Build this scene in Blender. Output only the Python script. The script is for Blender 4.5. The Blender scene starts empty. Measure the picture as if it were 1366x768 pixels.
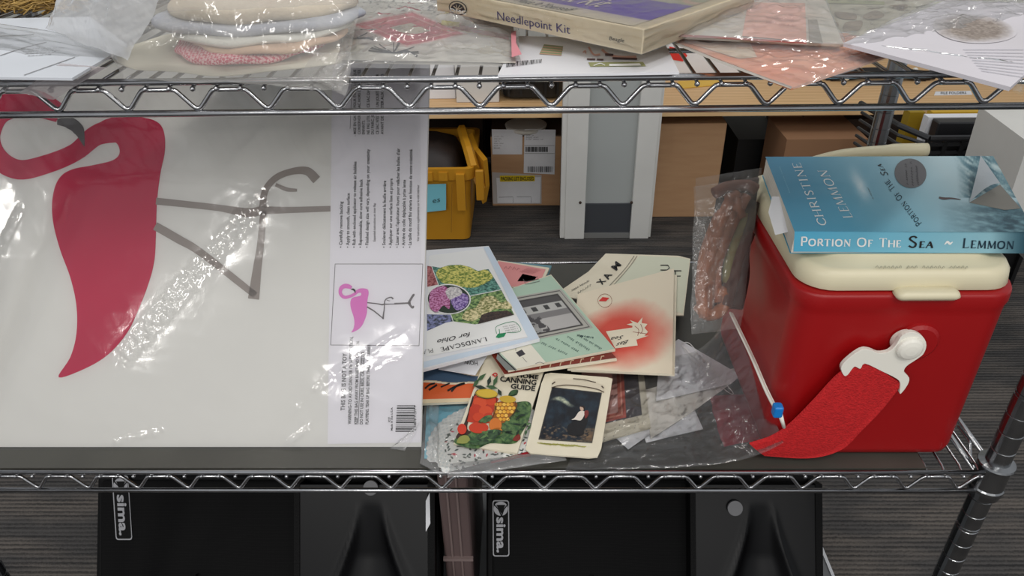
import bpy, bmesh, math, random
import numpy as np
from mathutils import Vector, Matrix
random.seed(7)
rng = np.random.default_rng(7)
S = bpy.context.scene
COL = S.collection
PI = math.pi

# ---------------------------------------------------------------- camera
FPX, PITCH, YAW, ROLL, CAMH = 986.0, math.radians(32.2), 0.0227, -0.0166, 1.25
cF = np.array([-math.sin(YAW)*math.cos(PITCH), math.cos(YAW)*math.cos(PITCH), -math.sin(PITCH)])
_r = np.array([math.cos(YAW), math.sin(YAW), 0.0]); _u = np.cross(_r, cF)
cR = _r*math.cos(ROLL) + _u*math.sin(ROLL); cU = np.cross(cR, cF)
CP = np.array([0, 0, CAMH])
cd = bpy.data.cameras.new('camera'); co = bpy.data.objects.new('camera', cd); COL.objects.link(co)
m = Matrix.Identity(4)
for i in range(3):
    m[i][0], m[i][1], m[i][2], m[i][3] = cR[i], cU[i], -cF[i], CP[i]
co.matrix_world = m
cd.sensor_width = 36; cd.lens = FPX*36/1366; cd.clip_start = .02
S.camera = co
# ---------------------------------------------------------------- world and light
S.view_settings.view_transform = 'Standard'; S.view_settings.look = 'None'
S.view_settings.gamma = 1; S.view_settings.use_curve_mapping = False
S.view_settings.exposure = 0.02
w = bpy.data.worlds.new('room_ambient'); S.world = w; w.use_nodes = True
w.node_tree.nodes['Background'].inputs[0].default_value = (.93, .96, 1, 1)
w.node_tree.nodes['Background'].inputs[1].default_value = .50
def ceiling_lamp(x, y, sx, sy, pw, ang=math.radians(50)):
    ld = bpy.data.lights.new('ceiling_panel_light', 'AREA'); ld.shape = 'RECTANGLE'; ld.size = sx; ld.size_y = sy
    ld.energy = pw; ld.color = (1, .97, .93)
    o = bpy.data.objects.new('ceiling_panel_light', ld); COL.objects.link(o); o.location = (x, y, 2.75); o.rotation_euler = (0, 0, ang)
# rows of ceiling tubes, all running the same way across the room
for lx, ly, ln, wd, pw in ((-2.28, -2.75, 2.6, .085, 62), (-1.25, -3.75, 1.2, .09, 28), (-3.0, -1.95, .9, .10, 12), (.3, -.7, 1.2, .14, 20), (1.6, -1.3, 1.2, .14, 18),
                           (-1.0, 1.6, 1.2, .14, 9), (.9, 1.6, 1.2, .14, 9), (-.9, -7.5, 2.4, .16, 80), (1.9, -7.0, 2.4, .16, 80)):
    ceiling_lamp(lx, ly, ln, wd, pw)

# ---------------------------------------------------------------- helpers
def ray(px, py):
    d = cF + cR*((px-683)/FPX) - cU*((py-384)/FPX)
    return d/np.linalg.norm(d)
def PZ(px, py, z):
    d = ray(px, py); return CP + d*((z-CP[2])/d[2])
def PY(px, py, y):
    d = ray(px, py); return CP + d*(y/d[1])
class Pl:                                   # a real plane in the room that a pixel ray can meet
    def __init__(s, p, n):
        s.p = np.array(p, float); n = np.array(n, float); n /= np.linalg.norm(n)
        if n @ (CP-s.p) < 0: n = -n
        s.n = n
    def __call__(s, px, py, off=0.0):
        d = ray(px, py); p = s.p + s.n*off
        return CP + d*(((p-CP) @ s.n)/(d @ s.n))
def plz(z): return Pl((0, 0, z), (0, 0, 1))
def ply(y): return Pl((0, y, 0), (0, 1, 0))
def pl3(a, b, c):
    a, b, c = map(np.array, (a, b, c)); return Pl(a, np.cross(b-a, c-a))
WORG = {}
def org(o): return WORG.get(o.name, np.zeros(3)) if o is not None else np.zeros(3)
def mesh_obj(name, V, F, mat, parent=None, smooth=False, cols=None, at=None):
    V = np.asarray(V, float)
    if parent is not None: o0 = org(parent)
    elif at is not None: o0 = np.array(at, float)
    else: o0 = np.array([V[:, 0].mean(), V[:, 1].mean(), V[:, 2].min()])
    me = bpy.data.meshes.new(name); me.from_pydata((V-o0).tolist(), [], F if isinstance(F, list) else F.tolist()); me.update()
    if smooth: me.polygons.foreach_set('use_smooth', [True]*len(me.polygons))
    if mat is not None:
        for mm in (mat if isinstance(mat, (list, tuple)) else [mat]): me.materials.append(mm)
    if cols is not None:
        ca = me.color_attributes.new('print', 'FLOAT_COLOR', 'POINT')
        c = np.asarray(cols, float).clip(0, 1)**2.2
        ca.data.foreach_set('color', np.hstack([c, np.ones((len(c), 1))]).astype(np.float32).ravel())
    o = bpy.data.objects.new(name, me); COL.objects.link(o)
    if parent is not None: o.parent = parent
    else: o.location = o0
    WORG[o.name] = o0
    return o
def thing(name, label, cat, loc, group=None):
    o = bpy.data.objects.new(name, None); COL.objects.link(o); o.location = loc; o.empty_display_size = .02
    WORG[o.name] = np.array(loc, float); o['label'] = label; o['category'] = cat
    if group: o['group'] = group
    return o
def tag(o, label, cat, group=None, kind=None):
    o['label'] = label; o['category'] = cat
    if group: o['group'] = group
    if kind: o['kind'] = kind
    return o
def struct(o): o['kind'] = 'structure'; return o
def box(x0, x1, y0, y1, z0, z1):
    V = [(x, y, z) for x in (x0, x1) for y in (y0, y1) for z in (z0, z1)]
    F = [(0, 1, 3, 2), (4, 6, 7, 5), (0, 4, 5, 1), (2, 3, 7, 6), (0, 2, 6, 4), (1, 5, 7, 3)]
    return np.array(V, float), [tuple(f) for f in F]
def join(*parts):
    V = []; F = []; n = 0
    for v, f in parts:
        V.append(np.asarray(v, float)); F += [tuple(i+n for i in q) for q in f]; n += len(v)
    return np.vstack(V), F
def bevel(o, w=.002, seg=2):
    b = o.modifiers.new('bevel', 'BEVEL'); b.width = w; b.segments = seg; b.limit_method = 'ANGLE'; return o
def tube(pts, r, n=8, cap=True):
    P = np.array(pts, float); k = len(P); r = np.full(k, r) if np.isscalar(r) else np.array(r)
    T = np.gradient(P, axis=0); T /= np.linalg.norm(T, axis=1)[:, None]+1e-12
    a = np.array([0, 0, 1.]) if abs(T[0][2]) < .9 else np.array([1., 0, 0])
    N = np.cross(T[0], a); N /= np.linalg.norm(N); V = []
    for i in range(k):
        N = N - T[i]*(N @ T[i]); N /= np.linalg.norm(N); B = np.cross(T[i], N)
        for j in range(n):
            t = 2*PI*j/n; V.append(P[i]+r[i]*(math.cos(t)*N+math.sin(t)*B))
    F = [(i*n+j, i*n+(j+1) % n, (i+1)*n+(j+1) % n, (i+1)*n+j) for i in range(k-1) for j in range(n)]
    if cap: F += [tuple(range(n))[::-1], tuple((k-1)*n+j for j in range(n))]
    return np.array(V), F
def lathe(prof, c, n=24, axis='z'):
    V = []
    for r, h in prof:
        for j in range(n):
            t = 2*PI*j/n; a, b = r*math.cos(t), r*math.sin(t)
            V.append((a, b, h) if axis == 'z' else (a, -h, b))
    V = np.array(V)+np.array(c); k = len(prof)
    F = [(i*n+j, i*n+(j+1) % n, (i+1)*n+(j+1) % n, (i+1)*n+j) for i in range(k-1) for j in range(n)]
    F += [tuple(range(n))[::-1], tuple((k-1)*n+j for j in range(n))]
    return V, F
def smoothline(pts, sub=6):                 # Catmull-Rom through the points
    P = np.array(pts, float); Q = np.vstack([2*P[0]-P[1], P, 2*P[-1]-P[-2]]); out = []
    for i in range(1, len(Q)-2):
        for s in range(sub):
            t = s/sub; a, b, c, d = Q[i-1], Q[i], Q[i+1], Q[i+2]
            out.append(.5*((2*b)+(-a+c)*t+(2*a-5*b+4*c-d)*t*t+(-a+3*b-3*c+d)*t**3))
    out.append(P[-1]); return np.array(out)
def smoothclosed(pts, sub=5):
    P = np.array(pts, float); n = len(P); out = []
    for i in range(n):
        a, b, c, d = P[i-1], P[i], P[(i+1) % n], P[(i+2) % n]
        for s in range(sub):
            t = s/sub; out.append(.5*((2*b)+(-a+c)*t+(2*a-5*b+4*c-d)*t*t+(-a+3*b-3*c+d)*t**3))
    return np.array(out)
# value noise
def vn(x, y, seed=0):
    xi = np.floor(x).astype(int); yi = np.floor(y).astype(int); fx = x-xi; fy = y-yi
    fx = fx*fx*(3-2*fx); fy = fy*fy*(3-2*fy)
    def h(a, b):
        s = np.sin(a*127.1+b*311.7+seed*74.7)*43758.5453; return s-np.floor(s)
    return (h(xi, yi)*(1-fx)+h(xi+1, yi)*fx)*(1-fy)+(h(xi, yi+1)*(1-fx)+h(xi+1, yi+1)*fx)*fy
def fbm(x, y, seed=0, o=4): return sum(vn(x*2**k, y*2**k, seed+k)*.5**(k+1) for k in range(o))
def ridge(x, y, seed=0, o=3): return sum((1-abs(2*vn(x*2**k, y*2**k, seed+k)-1))**2*.5**(k+1) for k in range(o))
def mix3(a, b, t): t = np.clip(t, 0, 1)[..., None]; return np.array(a)*(1-t)+np.array(b)*t
def put(c, mask, col): c[mask] = col; return c

# ---------------------------------------------------------------- materials
def lin(c): return tuple((v/255)**2.2 for v in c)+(1,)
MC = {}
def mat(name, c, rough=.6, metal=0, c2=None, scale=40, bump=0, bscale=200, coat=0, stretch=(1, 1, 1), spec=.5, detail=4, contrast=1):
    if name in MC: return MC[name]
    mt = bpy.data.materials.new(name); mt.use_nodes = True; nt = mt.node_tree; N = nt.nodes; L = nt.links
    b = N['Principled BSDF']; b.inputs['Base Color'].default_value = lin(c); b.inputs['Roughness'].default_value = rough
    b.inputs['Metallic'].default_value = metal; b.inputs['Coat Weight'].default_value = coat; b.inputs['Coat Roughness'].default_value = .12
    b.inputs['Specular IOR Level'].default_value = spec
    tc = N.new('ShaderNodeTexCoord'); mp = N.new('ShaderNodeMapping'); mp.inputs['Scale'].default_value = stretch
    L.new(tc.outputs['Object'], mp.inputs[0])
    if c2 is not None:
        n = N.new('ShaderNodeTexNoise'); n.inputs['Scale'].default_value = scale; n.inputs['Detail'].default_value = detail
        L.new(mp.outputs[0], n.inputs[0]); r = N.new('ShaderNodeValToRGB')
        r.color_ramp.elements[0].position = .5-.22/contrast; r.color_ramp.elements[1].position = .5+.22/contrast
        r.color_ramp.elements[0].color = lin(c); r.color_ramp.elements[1].color = lin(c2)
        L.new(n.outputs[0], r.inputs[0]); L.new(r.outputs[0], b.inputs['Base Color'])
    if bump:
        n = N.new('ShaderNodeTexNoise'); n.inputs['Scale'].default_value = bscale; n.inputs['Detail'].default_value = 3
        L.new(mp.outputs[0], n.inputs[0]); u = N.new('ShaderNodeBump'); u.inputs['Strength'].default_value = bump; u.inputs['Distance'].default_value = .002
        L.new(n.outputs[0], u.inputs['Height']); L.new(u.outputs[0], b.inputs['Normal'])
    MC[name] = mt; return mt
def print_mat(name='printed_ink', rough=.5, coat=0):
    if name in MC: return MC[name]
    mt = bpy.data.materials.new(name); mt.use_nodes = True; N = mt.node_tree.nodes
    b = N['Principled BSDF']; b.inputs['Roughness'].default_value = rough; b.inputs['Coat Weight'].default_value = coat
    a = N.new('ShaderNodeAttribute'); a.attribute_name = 'print'; mt.node_tree.links.new(a.outputs['Color'], b.inputs['Base Color'])
    MC[name] = mt; return mt
def film_mat(name, milk=.12, tint=(235, 235, 235), rough=.12, ior=1.45, bump=.25, bscale=60, gl=1.0):
    mt = bpy.data.materials.new(name); mt.use_nodes = True; nt = mt.node_tree; N = nt.nodes; L = nt.links
    N.remove(N['Principled BSDF']); out = N['Material Output']
    tr = N.new('ShaderNodeBsdfTransparent'); tr.inputs[0].default_value = (.97, .97, .97, 1)
    df = N.new('ShaderNodeBsdfDiffuse'); df.inputs[0].default_value = lin(tint)
    gs = N.new('ShaderNodeBsdfGlossy'); gs.inputs['Roughness'].default_value = rough; gs.inputs[0].default_value = (gl, gl, gl, 1)
    m1 = N.new('ShaderNodeMixShader'); m1.inputs[0].default_value = milk; L.new(tr.outputs[0], m1.inputs[1]); L.new(df.outputs[0], m1.inputs[2])
    fr = N.new('ShaderNodeFresnel'); fr.inputs['IOR'].default_value = ior
    m2 = N.new('ShaderNodeMixShader'); L.new(fr.outputs[0], m2.inputs[0]); L.new(m1.outputs[0], m2.inputs[1]); L.new(gs.outputs[0], m2.inputs[2])
    if bump:
        tc = N.new('ShaderNodeTexCoord'); n = N.new('ShaderNodeTexNoise'); n.inputs['Scale'].default_value = bscale; n.inputs['Detail'].default_value = 3
        n.inputs['Distortion'].default_value = .8
        L.new(tc.outputs['Object'], n.inputs[0]); u = N.new('ShaderNodeBump'); u.inputs['Strength'].default_value = bump; u.inputs['Distance'].default_value = .003
        L.new(n.outputs[0], u.inputs['Height']); L.new(u.outputs[0], gs.inputs['Normal'])
        L.new(u.outputs[0], df.inputs['Normal'])
    L.new(m2.outputs[0], out.inputs[0]); return mt
CHROME = mat('chrome_wire', (188, 188, 190), .2, 1, c2=(160, 160, 162), scale=30)
CHROMED = mat('dull_chrome', (158, 160, 162), .26, 1, c2=(128, 130, 132), scale=25)
FILM = film_mat('clear_film', milk=.16, tint=(225, 225, 225), rough=.09, bump=.3, bscale=40)
FILM_THIN = film_mat('thin_film', milk=.05, rough=.1, bump=.3, bscale=45)
FILM_CRISP = film_mat('crisp_film', milk=.02, rough=.07, ior=1.5, bump=.05, bscale=30)
FILM_GREY = film_mat('greyish_bag_film', milk=.045, tint=(180, 180, 184), rough=.11, bump=.35, bscale=45)
FILM_CLOUDY = film_mat('cloudy_bag_film', milk=.14, tint=(190, 188, 184), rough=.2, bump=.4, bscale=70)
PRINT = print_mat(); PRINTG = print_mat('glossy_printed_ink', .3, .2)
INK = mat('black_ink', (28, 28, 30), .6); INKG = mat('grey_ink', (95, 92, 92), .6)
PAPER = mat('cream_paper', (222, 214, 192), .75, c2=(212, 203, 180), scale=25)
WHITEP = mat('white_paper', (226, 227, 230), .6, c2=(218, 219, 223), scale=18)
WHITEINK = mat('white_ink', (232, 232, 230), .5)

# ---------------------------------------------------------------- flat work on surfaces
def bil(q, u, v):
    q = np.array(q, float); u = np.asarray(u)[..., None]; v = np.asarray(v)[..., None]
    return q[0]*(1-u)*(1-v)+q[1]*u*(1-v)+q[2]*u*v+q[3]*(1-u)*v
def project(surf, pts, off): return np.array([surf(p[0], p[1], off) for p in pts])
def poly_px(name, surf, pts, mt, parent, off=.0004, closed_smooth=False):
    if closed_smooth: pts = smoothclosed(pts)
    V = project(surf, pts, off)
    bm = bmesh.new(); vs = [bm.verts.new(v) for v in V]; f = bm.faces.new(vs); f.normal_update()
    if f.normal.dot(Vector(surf.n)) < 0: f.normal_flip()
    bmesh.ops.triangulate(bm, faces=bm.faces[:]); bm.verts.index_update()
    V = [tuple(v.co) for v in bm.verts]; F = [tuple(x.index for x in f.verts) for f in bm.faces]; bm.free()
    return mesh_obj(name, V, F, mt, parent)
def ribbon_vf(surf, pts, wid, off=.0004, sub=6):
    P = smoothline(pts, sub) if sub > 1 and len(pts) > 2 else np.array(pts, float)
    W = np.interp(np.linspace(0, 1, len(P)), np.linspace(0, 1, len(wid)), wid) if not np.isscalar(wid) else np.full(len(P), wid)
    T = np.gradient(P, axis=0); T /= np.linalg.norm(T, axis=1)[:, None]+1e-9; Nn = np.stack([-T[:, 1], T[:, 0]], 1)
    A = P+Nn*W[:, None]/2; B = P-Nn*W[:, None]/2
    V = np.vstack([project(surf, A, off), project(surf, B, off)]); n = len(P)
    return V, [(i, i+1, n+i+1, n+i) for i in range(n-1)]
def ribbons(name, surf, lst, mt, parent, off=.0004, sub=6):
    V, F = join(*[ribbon_vf(surf, p, w_, off, sub) for p, w_ in lst]); return mesh_obj(name, V, F, mt, parent)
def painted(name, surf, q, fn, parent, nu=100, nv=100, off=.0004, mt=None, disc=False):
    U, Vv = np.meshgrid(np.linspace(0, 1, nu), np.linspace(0, 1, nv))
    if disc: x_, y_ = 2*U-1, 2*Vv-1; U = .5+.5*x_*np.sqrt(1-y_**2/2); Vv = .5+.5*y_*np.sqrt(1-x_**2/2)
    P = bil(q, U, Vv).reshape(-1, 2)
    V = project(surf, P, off); c = fn(U, Vv).reshape(-1, 3)
    F = [(j*nu+i, j*nu+i+1, (j+1)*nu+i+1, (j+1)*nu+i) for j in range(nv-1) for i in range(nu-1)]
    return mesh_obj(name, V, F, mt or PRINT, parent, cols=c/255.)
def slab(name, surf, q, th, mt, parent=None, n=1):
    """a sheet or booklet: its top face lies on the plane, its body hangs th below"""
    P = np.array(q, float); T = project(surf, P, 0); B = T-surf.n*th; k = len(P)
    V = np.vstack([T, B]); F = [tuple(range(k)), tuple(range(2*k-1, k-1, -1))]+[(i, i+k, (i+1) % k+k, (i+1) % k) for i in range(k)]
    return mesh_obj(name, V, F, mt, parent)
_fc = {}
def glyphs(s, shear=0.0, bold=0.0):
    cu = bpy.data.curves.new('t', 'FONT'); cu.body = s; cu.resolution_u = 2; cu.shear = shear; cu.offset = bold
    ob = bpy.data.objects.new('t', cu); me = ob.to_mesh()
    V = np.array([tuple(v.co)[:2] for v in me.vertices]); F = [tuple(p.vertices) for p in me.polygons]
    ob.to_mesh_clear(); bpy.data.objects.remove(ob); bpy.data.curves.remove(cu)
    return V, F
SERIF = {   # stroke letters with thick and thin strokes; capital box 1 high
 'C': (.8, [([(.78, .8), (.6, .96), (.35, .97), (.12, .75), (.08, .5), (.12, .25), (.35, .03), (.6, .04), (.78, .2)], 1)], []),
 'H': (.85, [([(.12, 0), (.12, 1)], 1), ([(.73, 0), (.73, 1)], 1), ([(.12, .5), (.73, .5)], 0)], [(.12, 0), (.12, 1), (.73, 0), (.73, 1)]),
 'R': (.75, [([(.14, 0), (.14, 1)], 1), ([(.14, .98), (.5, .96), (.58, .75), (.5, .53), (.14, .5)], 1), ([(.35, .5), (.72, 0)], 1)], [(.14, 0), (.14, 1)]),
 'I': (.35, [([(.17, 0), (.17, 1)], 1)], [(.17, 0), (.17, 1)]),
 'S': (.6, [([(.5, .85), (.35, .98), (.15, .92), (.1, .73), (.3, .53), (.48, .35), (.46, .1), (.28, .02), (.08, .15)], 1)], []),
 'T': (.7, [([(.35, 0), (.35, 1)], 1), ([(.03, .98), (.67, .98)], 0), ([(.03, .98), (.03, .85)], 0), ([(.67, .98), (.67, .85)], 0)], [(.35, 0)]),
 'N': (.85, [([(.12, 0), (.12, 1)], 0), ([(.12, 1), (.72, 0)], 1), ([(.72, 0), (.72, 1)], 0)], [(.12, 0), (.72, 1)]),
 'E': (.62, [([(.12, 0), (.12, 1)], 1), ([(.12, .98), (.52, .98), (.54, .87)], 0), ([(.12, .52), (.44, .52)], 0), ([(.12, .02), (.54, .02), (.57, .15)], 0)], [(.12, 0), (.12, 1)]),
 'L': (.62, [([(.12, 0), (.12, 1)], 1), ([(.12, .02), (.54, .02), (.57, .15)], 0)], [(.12, 0), (.12, 1)]),
 'M': (1., [([(.1, 0), (.14, 1)], 0), ([(.14, 1), (.48, .05)], 1), ([(.48, .05), (.82, 1)], 0), ([(.82, 1), (.87, 0)], 1)], [(.1, 0), (.87, 0)]),
 'O': (.9, [([(.42, .98), (.15, .85), (.06, .5), (.15, .15), (.42, .02), (.7, .15), (.79, .5), (.7, .85), (.42, .98)], 1)], []),
 'P': (.65, [([(.14, 0), (.14, 1)], 1), ([(.14, .98), (.5, .96), (.58, .73), (.5, .49), (.14, .46)], 1)], [(.14, 0), (.14, 1)]),
 'F': (.6, [([(.12, 0), (.12, 1)], 1), ([(.12, .98), (.52, .98), (.54, .87)], 0), ([(.12, .52), (.44, .52)], 0)], [(.12, 0), (.12, 1)]),
 'A': (.8, [([(.05, 0), (.39, 1)], 0), ([(.39, 1), (.72, 0)], 1), ([(.17, .36), (.6, .36)], 0)], [(.05, 0), (.72, 0)]),
 'D': (.8, [([(.12, 0), (.12, 1)], 1), ([(.12, .98), (.45, .95), (.7, .72), (.72, .5), (.7, .28), (.45, .05), (.12, .02)], 1)], [(.12, 0), (.12, 1)]),
 ' ': (.5, [], [])}
def serif_glyphs(s, track=.12, small=None, wt=1.0):
    x = 0; parts = []
    fl = type('f', (), {'__call__': lambda self, a, b, off=0: np.array([a, b, 0.])})(); fl.n = np.array([0, 0, 1.])
    for i, ch in enumerate(s):
        w_, st, sf = SERIF[ch]; k = small if (small and i and s[i-1] != ' ') else 1
        for pts, thick in st:
            parts.append(ribbon_vf(fl, [(x+a*k, b*k) for a, b in pts], (.1 if thick else .045)*wt, 0, 5 if len(pts) > 3 else 1))
        for a, b in sf: parts.append(ribbon_vf(fl, [(x+(a-.1)*k, b*k), (x+(a+.1)*k, b*k)], .04*wt, 0, 1))
        x += (w_+track)*k
    V, F = join(*parts); return V[:, :2], F
def text(surf, s, BL, BR, up, mt, parent, off=.0007, serif=False, small=None, shear=0.0, name='lettering', wt=1.0, track=.12, bold=0.0):
    V, F = serif_glyphs(s, track, small, wt) if serif else glyphs(s, shear, bold)
    if not len(V): return
    cap = 1.0 if serif else .69
    x = (V[:, 0]-V[:, 0].min())/(V[:, 0].max()-V[:, 0].min()); y = V[:, 1]/cap
    BL, BR, up = map(np.array, (BL, BR, up))
    P = BL+(BR-BL)*x[:, None]+up*y[:, None]
    return mesh_obj(name, project(surf, P, off), F, mt, parent)
def scrawl(surf, s, BL, BR, up, mt, parent, off=.0007, **kw):   # print too small to read in the photograph: word-like ticks
    BL, BR, up = map(np.array, (BL, BR, up)); r_ = random.Random(len(s)*7+int(BL[0])); L_ = []; n = len(s); h = float(np.hypot(*up))
    for i, ch in enumerate(s):
        if ch == ' ': continue
        a = BL+(BR-BL)*(i+.1)/n; b_ = BL+(BR-BL)*(i+.8)/n; t = r_.uniform(.55, 1)
        L_.append(([tuple(a), tuple((a+b_)/2+up*t), tuple(b_+up*r_.uniform(0, .5))], max(.3, h*.17)))
    return ribbons('fine_print', surf, L_, mt, parent, off, 1)
def fit_quad(q, u, v): return tuple(bil(q, np.array(u), np.array(v)))
def film(name, C4, mt, parent, H=.01, amp=.003, sc=8, nu=90, nv=70, seed=1, edge=.5, nrm=(0, 0, 1), band=None, zpow=None):
    U, Vv = np.meshgrid(np.linspace(0, 1, nu), np.linspace(0, 1, nv)); q = np.array(C4, float)
    P = bil(q, U, Vv)
    if zpow: u5 = U**zpow; P[..., 2] = (q[0][2]*(1-Vv)+q[3][2]*Vv)*(1-u5)+(q[1][2]*(1-Vv)+q[2][2]*Vv)*u5
    n = np.array(nrm, float); n /= np.linalg.norm(n)
    b = np.clip(np.sin(PI*U)*np.sin(PI*Vv), 0, 1)**edge
    L1 = np.linalg.norm(q[1]-q[0]); L2 = np.linalg.norm(q[3]-q[0]); a = sc/.1
    hgt = H*b + amp*(.25+.75*b)*(ridge(U*L1*a*.5, Vv*L2*a*.5, seed)*1.4-.3+.35*(fbm(U*L1*a*2, Vv*L2*a*2, seed+9)-.5))
    if band is not None: hgt = hgt + band(U, Vv)
    # the outline of a bag is never ruled straight
    P = P+hgt[..., None]*n
    e = .004*(fbm(Vv*6, U*6, seed+3)-.5); P[..., 0] += e; 
    F = [(j*nu+i, j*nu+i+1, (j+1)*nu+i+1, (j+1)*nu+i) for j in range(nv-1) for i in range(nu-1)]
    return mesh_obj(name, P.reshape(-1, 3), F, mt, parent, smooth=True)
def ellipse(cx, cy, rx, ry, rot=0, n=32):
    t = np.linspace(0, 2*PI, n, endpoint=False); c, s = math.cos(rot), math.sin(rot)
    return [(cx+rx*math.cos(a)*c-ry*math.sin(a)*s, cy+rx*math.cos(a)*s+ry*math.sin(a)*c) for a in t]
def root_at(surf, q, name, label, cat, dz=0, group=None):
    T = project(surf, q, 0); return thing(name, label, cat, (T[:, 0].mean(), T[:, 1].mean(), T[:, 2].min()-dz), group)

# ================================================================ SETTING
FLOORM = bpy.data.materials.new('ribbed_carpet'); FLOORM.use_nodes = True
nt = FLOORM.node_tree; N = nt.nodes; L = nt.links; b = N['Principled BSDF']; b.inputs['Roughness'].default_value = .95
tc = N.new('ShaderNodeTexCoord')
def noise(sx, sy, sc, det=2):
    mp = N.new('ShaderNodeMapping'); mp.inputs['Scale'].default_value = (sx, sy, 1); L.new(tc.outputs['Object'], mp.inputs[0])
    n = N.new('ShaderNodeTexNoise'); n.inputs['Scale'].default_value = sc; n.inputs['Detail'].default_value = det; L.new(mp.outputs[0], n.inputs[0]); return n
n1 = noise(.25, 1, 16); n2 = noise(.06, 1, 75, 3); n3 = noise(1, 1, 260)
wv = N.new('ShaderNodeTexWave'); wv.bands_direction = 'Y'; wv.inputs['Scale'].default_value = 29; wv.inputs['Distortion'].default_value = 1.5; wv.inputs['Detail'].default_value = 3; wv.inputs['Detail Scale'].default_value = 4
L.new(tc.outputs['Object'], wv.inputs[0])
r1 = N.new('ShaderNodeValToRGB'); r1.color_ramp.elements[0].position = .42; r1.color_ramp.elements[1].position = .6
r1.color_ramp.elements[0].color = lin((58, 57, 57)); r1.color_ramp.elements[1].color = lin((77, 73, 70)); L.new(n1.outputs[0], r1.inputs[0])
def mathn(op, a, b_):
    n = N.new('ShaderNodeMath'); n.operation = op
    for k, v in enumerate((a, b_)):
        if hasattr(v, 'outputs'): L.new(v.outputs[0] if v.type != 'TEX_WAVE' else v.outputs['Fac'], n.inputs[k])
        else: n.inputs[k].default_value = v
    return n
s1 = mathn('ADD', mathn('MULTIPLY', wv, .55), mathn('MULTIPLY', n2, .9)); s2 = mathn('ADD', s1, mathn('MULTIPLY', n3, .5))
r2 = N.new('ShaderNodeValToRGB'); r2.color_ramp.elements[0].position = .62; r2.color_ramp.elements[1].position = 1.25
r2.color_ramp.elements[0].color = (.36, .36, .37, 1); r2.color_ramp.elements[1].color = (1.35, 1.32, 1.28, 1); L.new(s2.outputs[0], r2.inputs[0])
mx = N.new('ShaderNodeMix'); mx.data_type = 'RGBA'; mx.blend_type = 'MULTIPLY'; mx.inputs[0].default_value = 1
L.new(r1.outputs[0], mx.inputs[6]); L.new(r2.outputs[0], mx.inputs[7]); L.new(mx.outputs[2], b.inputs['Base Color'])
bp = N.new('ShaderNodeBump'); bp.inputs['Strength'].default_value = .8; bp.inputs['Distance'].default_value = .006; L.new(s2.outputs[0], bp.inputs['Height']); L.new(bp.outputs[0], b.inputs['Normal'])
V, F = box(-3.2, 3.4, -3, 3.6, -.06, 0); struct(mesh_obj('floor', V, F, FLOORM, at=(0, 0, 0)))
V, F = box(-3.2, 3.4, 3.25, 3.35, 0, 2.8); struct(mesh_obj('wall_back', V, F, mat('grey_wall_paint', (176, 176, 170), .85, bump=.1, c2=(170, 170, 165))))
V, F = box(-3.2, 3.4, 3.232, 3.25, 0, .10); struct(mesh_obj('baseboard_back', V, F, mat('black_vinyl', (26, 26, 28), .5)))

# ================================================================ RACK
DF, DB = .60, 1.07                 # front and back planes of the rack
XR, XL = .528, -.692
ZU1, ZU0 = 1.0736, 1.0469          # upper shelf, top and bottom rail
ZL1, ZL0 = .6243, .5952
rack = thing('wire_shelving_rack', 'chrome wire shelving rack with zigzag front rails and ringed posts', 'shelving', (-.08, .835, 0))
def post(x, y):
    prof = [(.0125, 0.002)]; z = .02
    k = 0
    while z < 1.62:
        prof += [(.0127, z), (.0117, z+.0006), (.0117, z+.0018), (.0127, z+.0024)]
        if k % 4 == 0: prof += [(.0127, z+.0045), (.0117, z+.005), (.0117, z+.0062), (.0127, z+.0068)]
        z += .0254; k += 1
    prof += [(.0127, 1.63), (.011, 1.636), (0.001, 1.638)]
    V, F = lathe(prof, (x, y, 0), 20); p = mesh_obj('post', V, F, CHROMED, rack)
    V, F = lathe([(.0105, -.012), (.0125, -.012), (.0135, 0), (.0105, .0)], (x, y, .012), 16); mesh_obj('levelling_foot', V, F, mat('black_plastic', (24, 24, 25), .45), p)
    for zt, zb in ((ZU1, ZU0), (ZL1, ZL0)):
        V, F = lathe([(.0128, zb-.010), (.0165, zb-.010), (.0185, zb+.0), (.0185, zb+.004), (.0172, zb+.006), (.0166, zt+.004), (.0190, zt+.006), (.0198, zt+.009), (.0190, zt+.011), (.0128, zt+.013)], (x, y, 0), 24)
        c = mesh_obj('collar', V, F, CHROMED, p, smooth=False)
    return p
for x, y in ((XL, DF+.006), (XR, DF+.006), (XL, DB-.006), (XR, DB-.006)): post(x, y)
def truss_line(x0, x1, zt, zb, xmin, pitch):
    pts = []; a = pitch
    k0 = math.ceil((x0-xmin)/a-.3); k1 = math.floor((x1-xmin)/a+.3)
    pts.append((x0, zt))
    for k in range(k0, k1+1):
        c = xmin+k*a
        for dx, f_ in ((-.30, 1), (-.265, .96), (-.23, .84), (-.07, .14), (-.04, .035), (0, 0), (.04, .035), (.07, .14), (.23, .84), (.265, .96), (.30, 1)):
            x = c+dx*a
            if x0 < x < x1: pts.append((x, zb+(zt-zb)*f_))
    pts.append((x1, zt)); return pts
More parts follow.
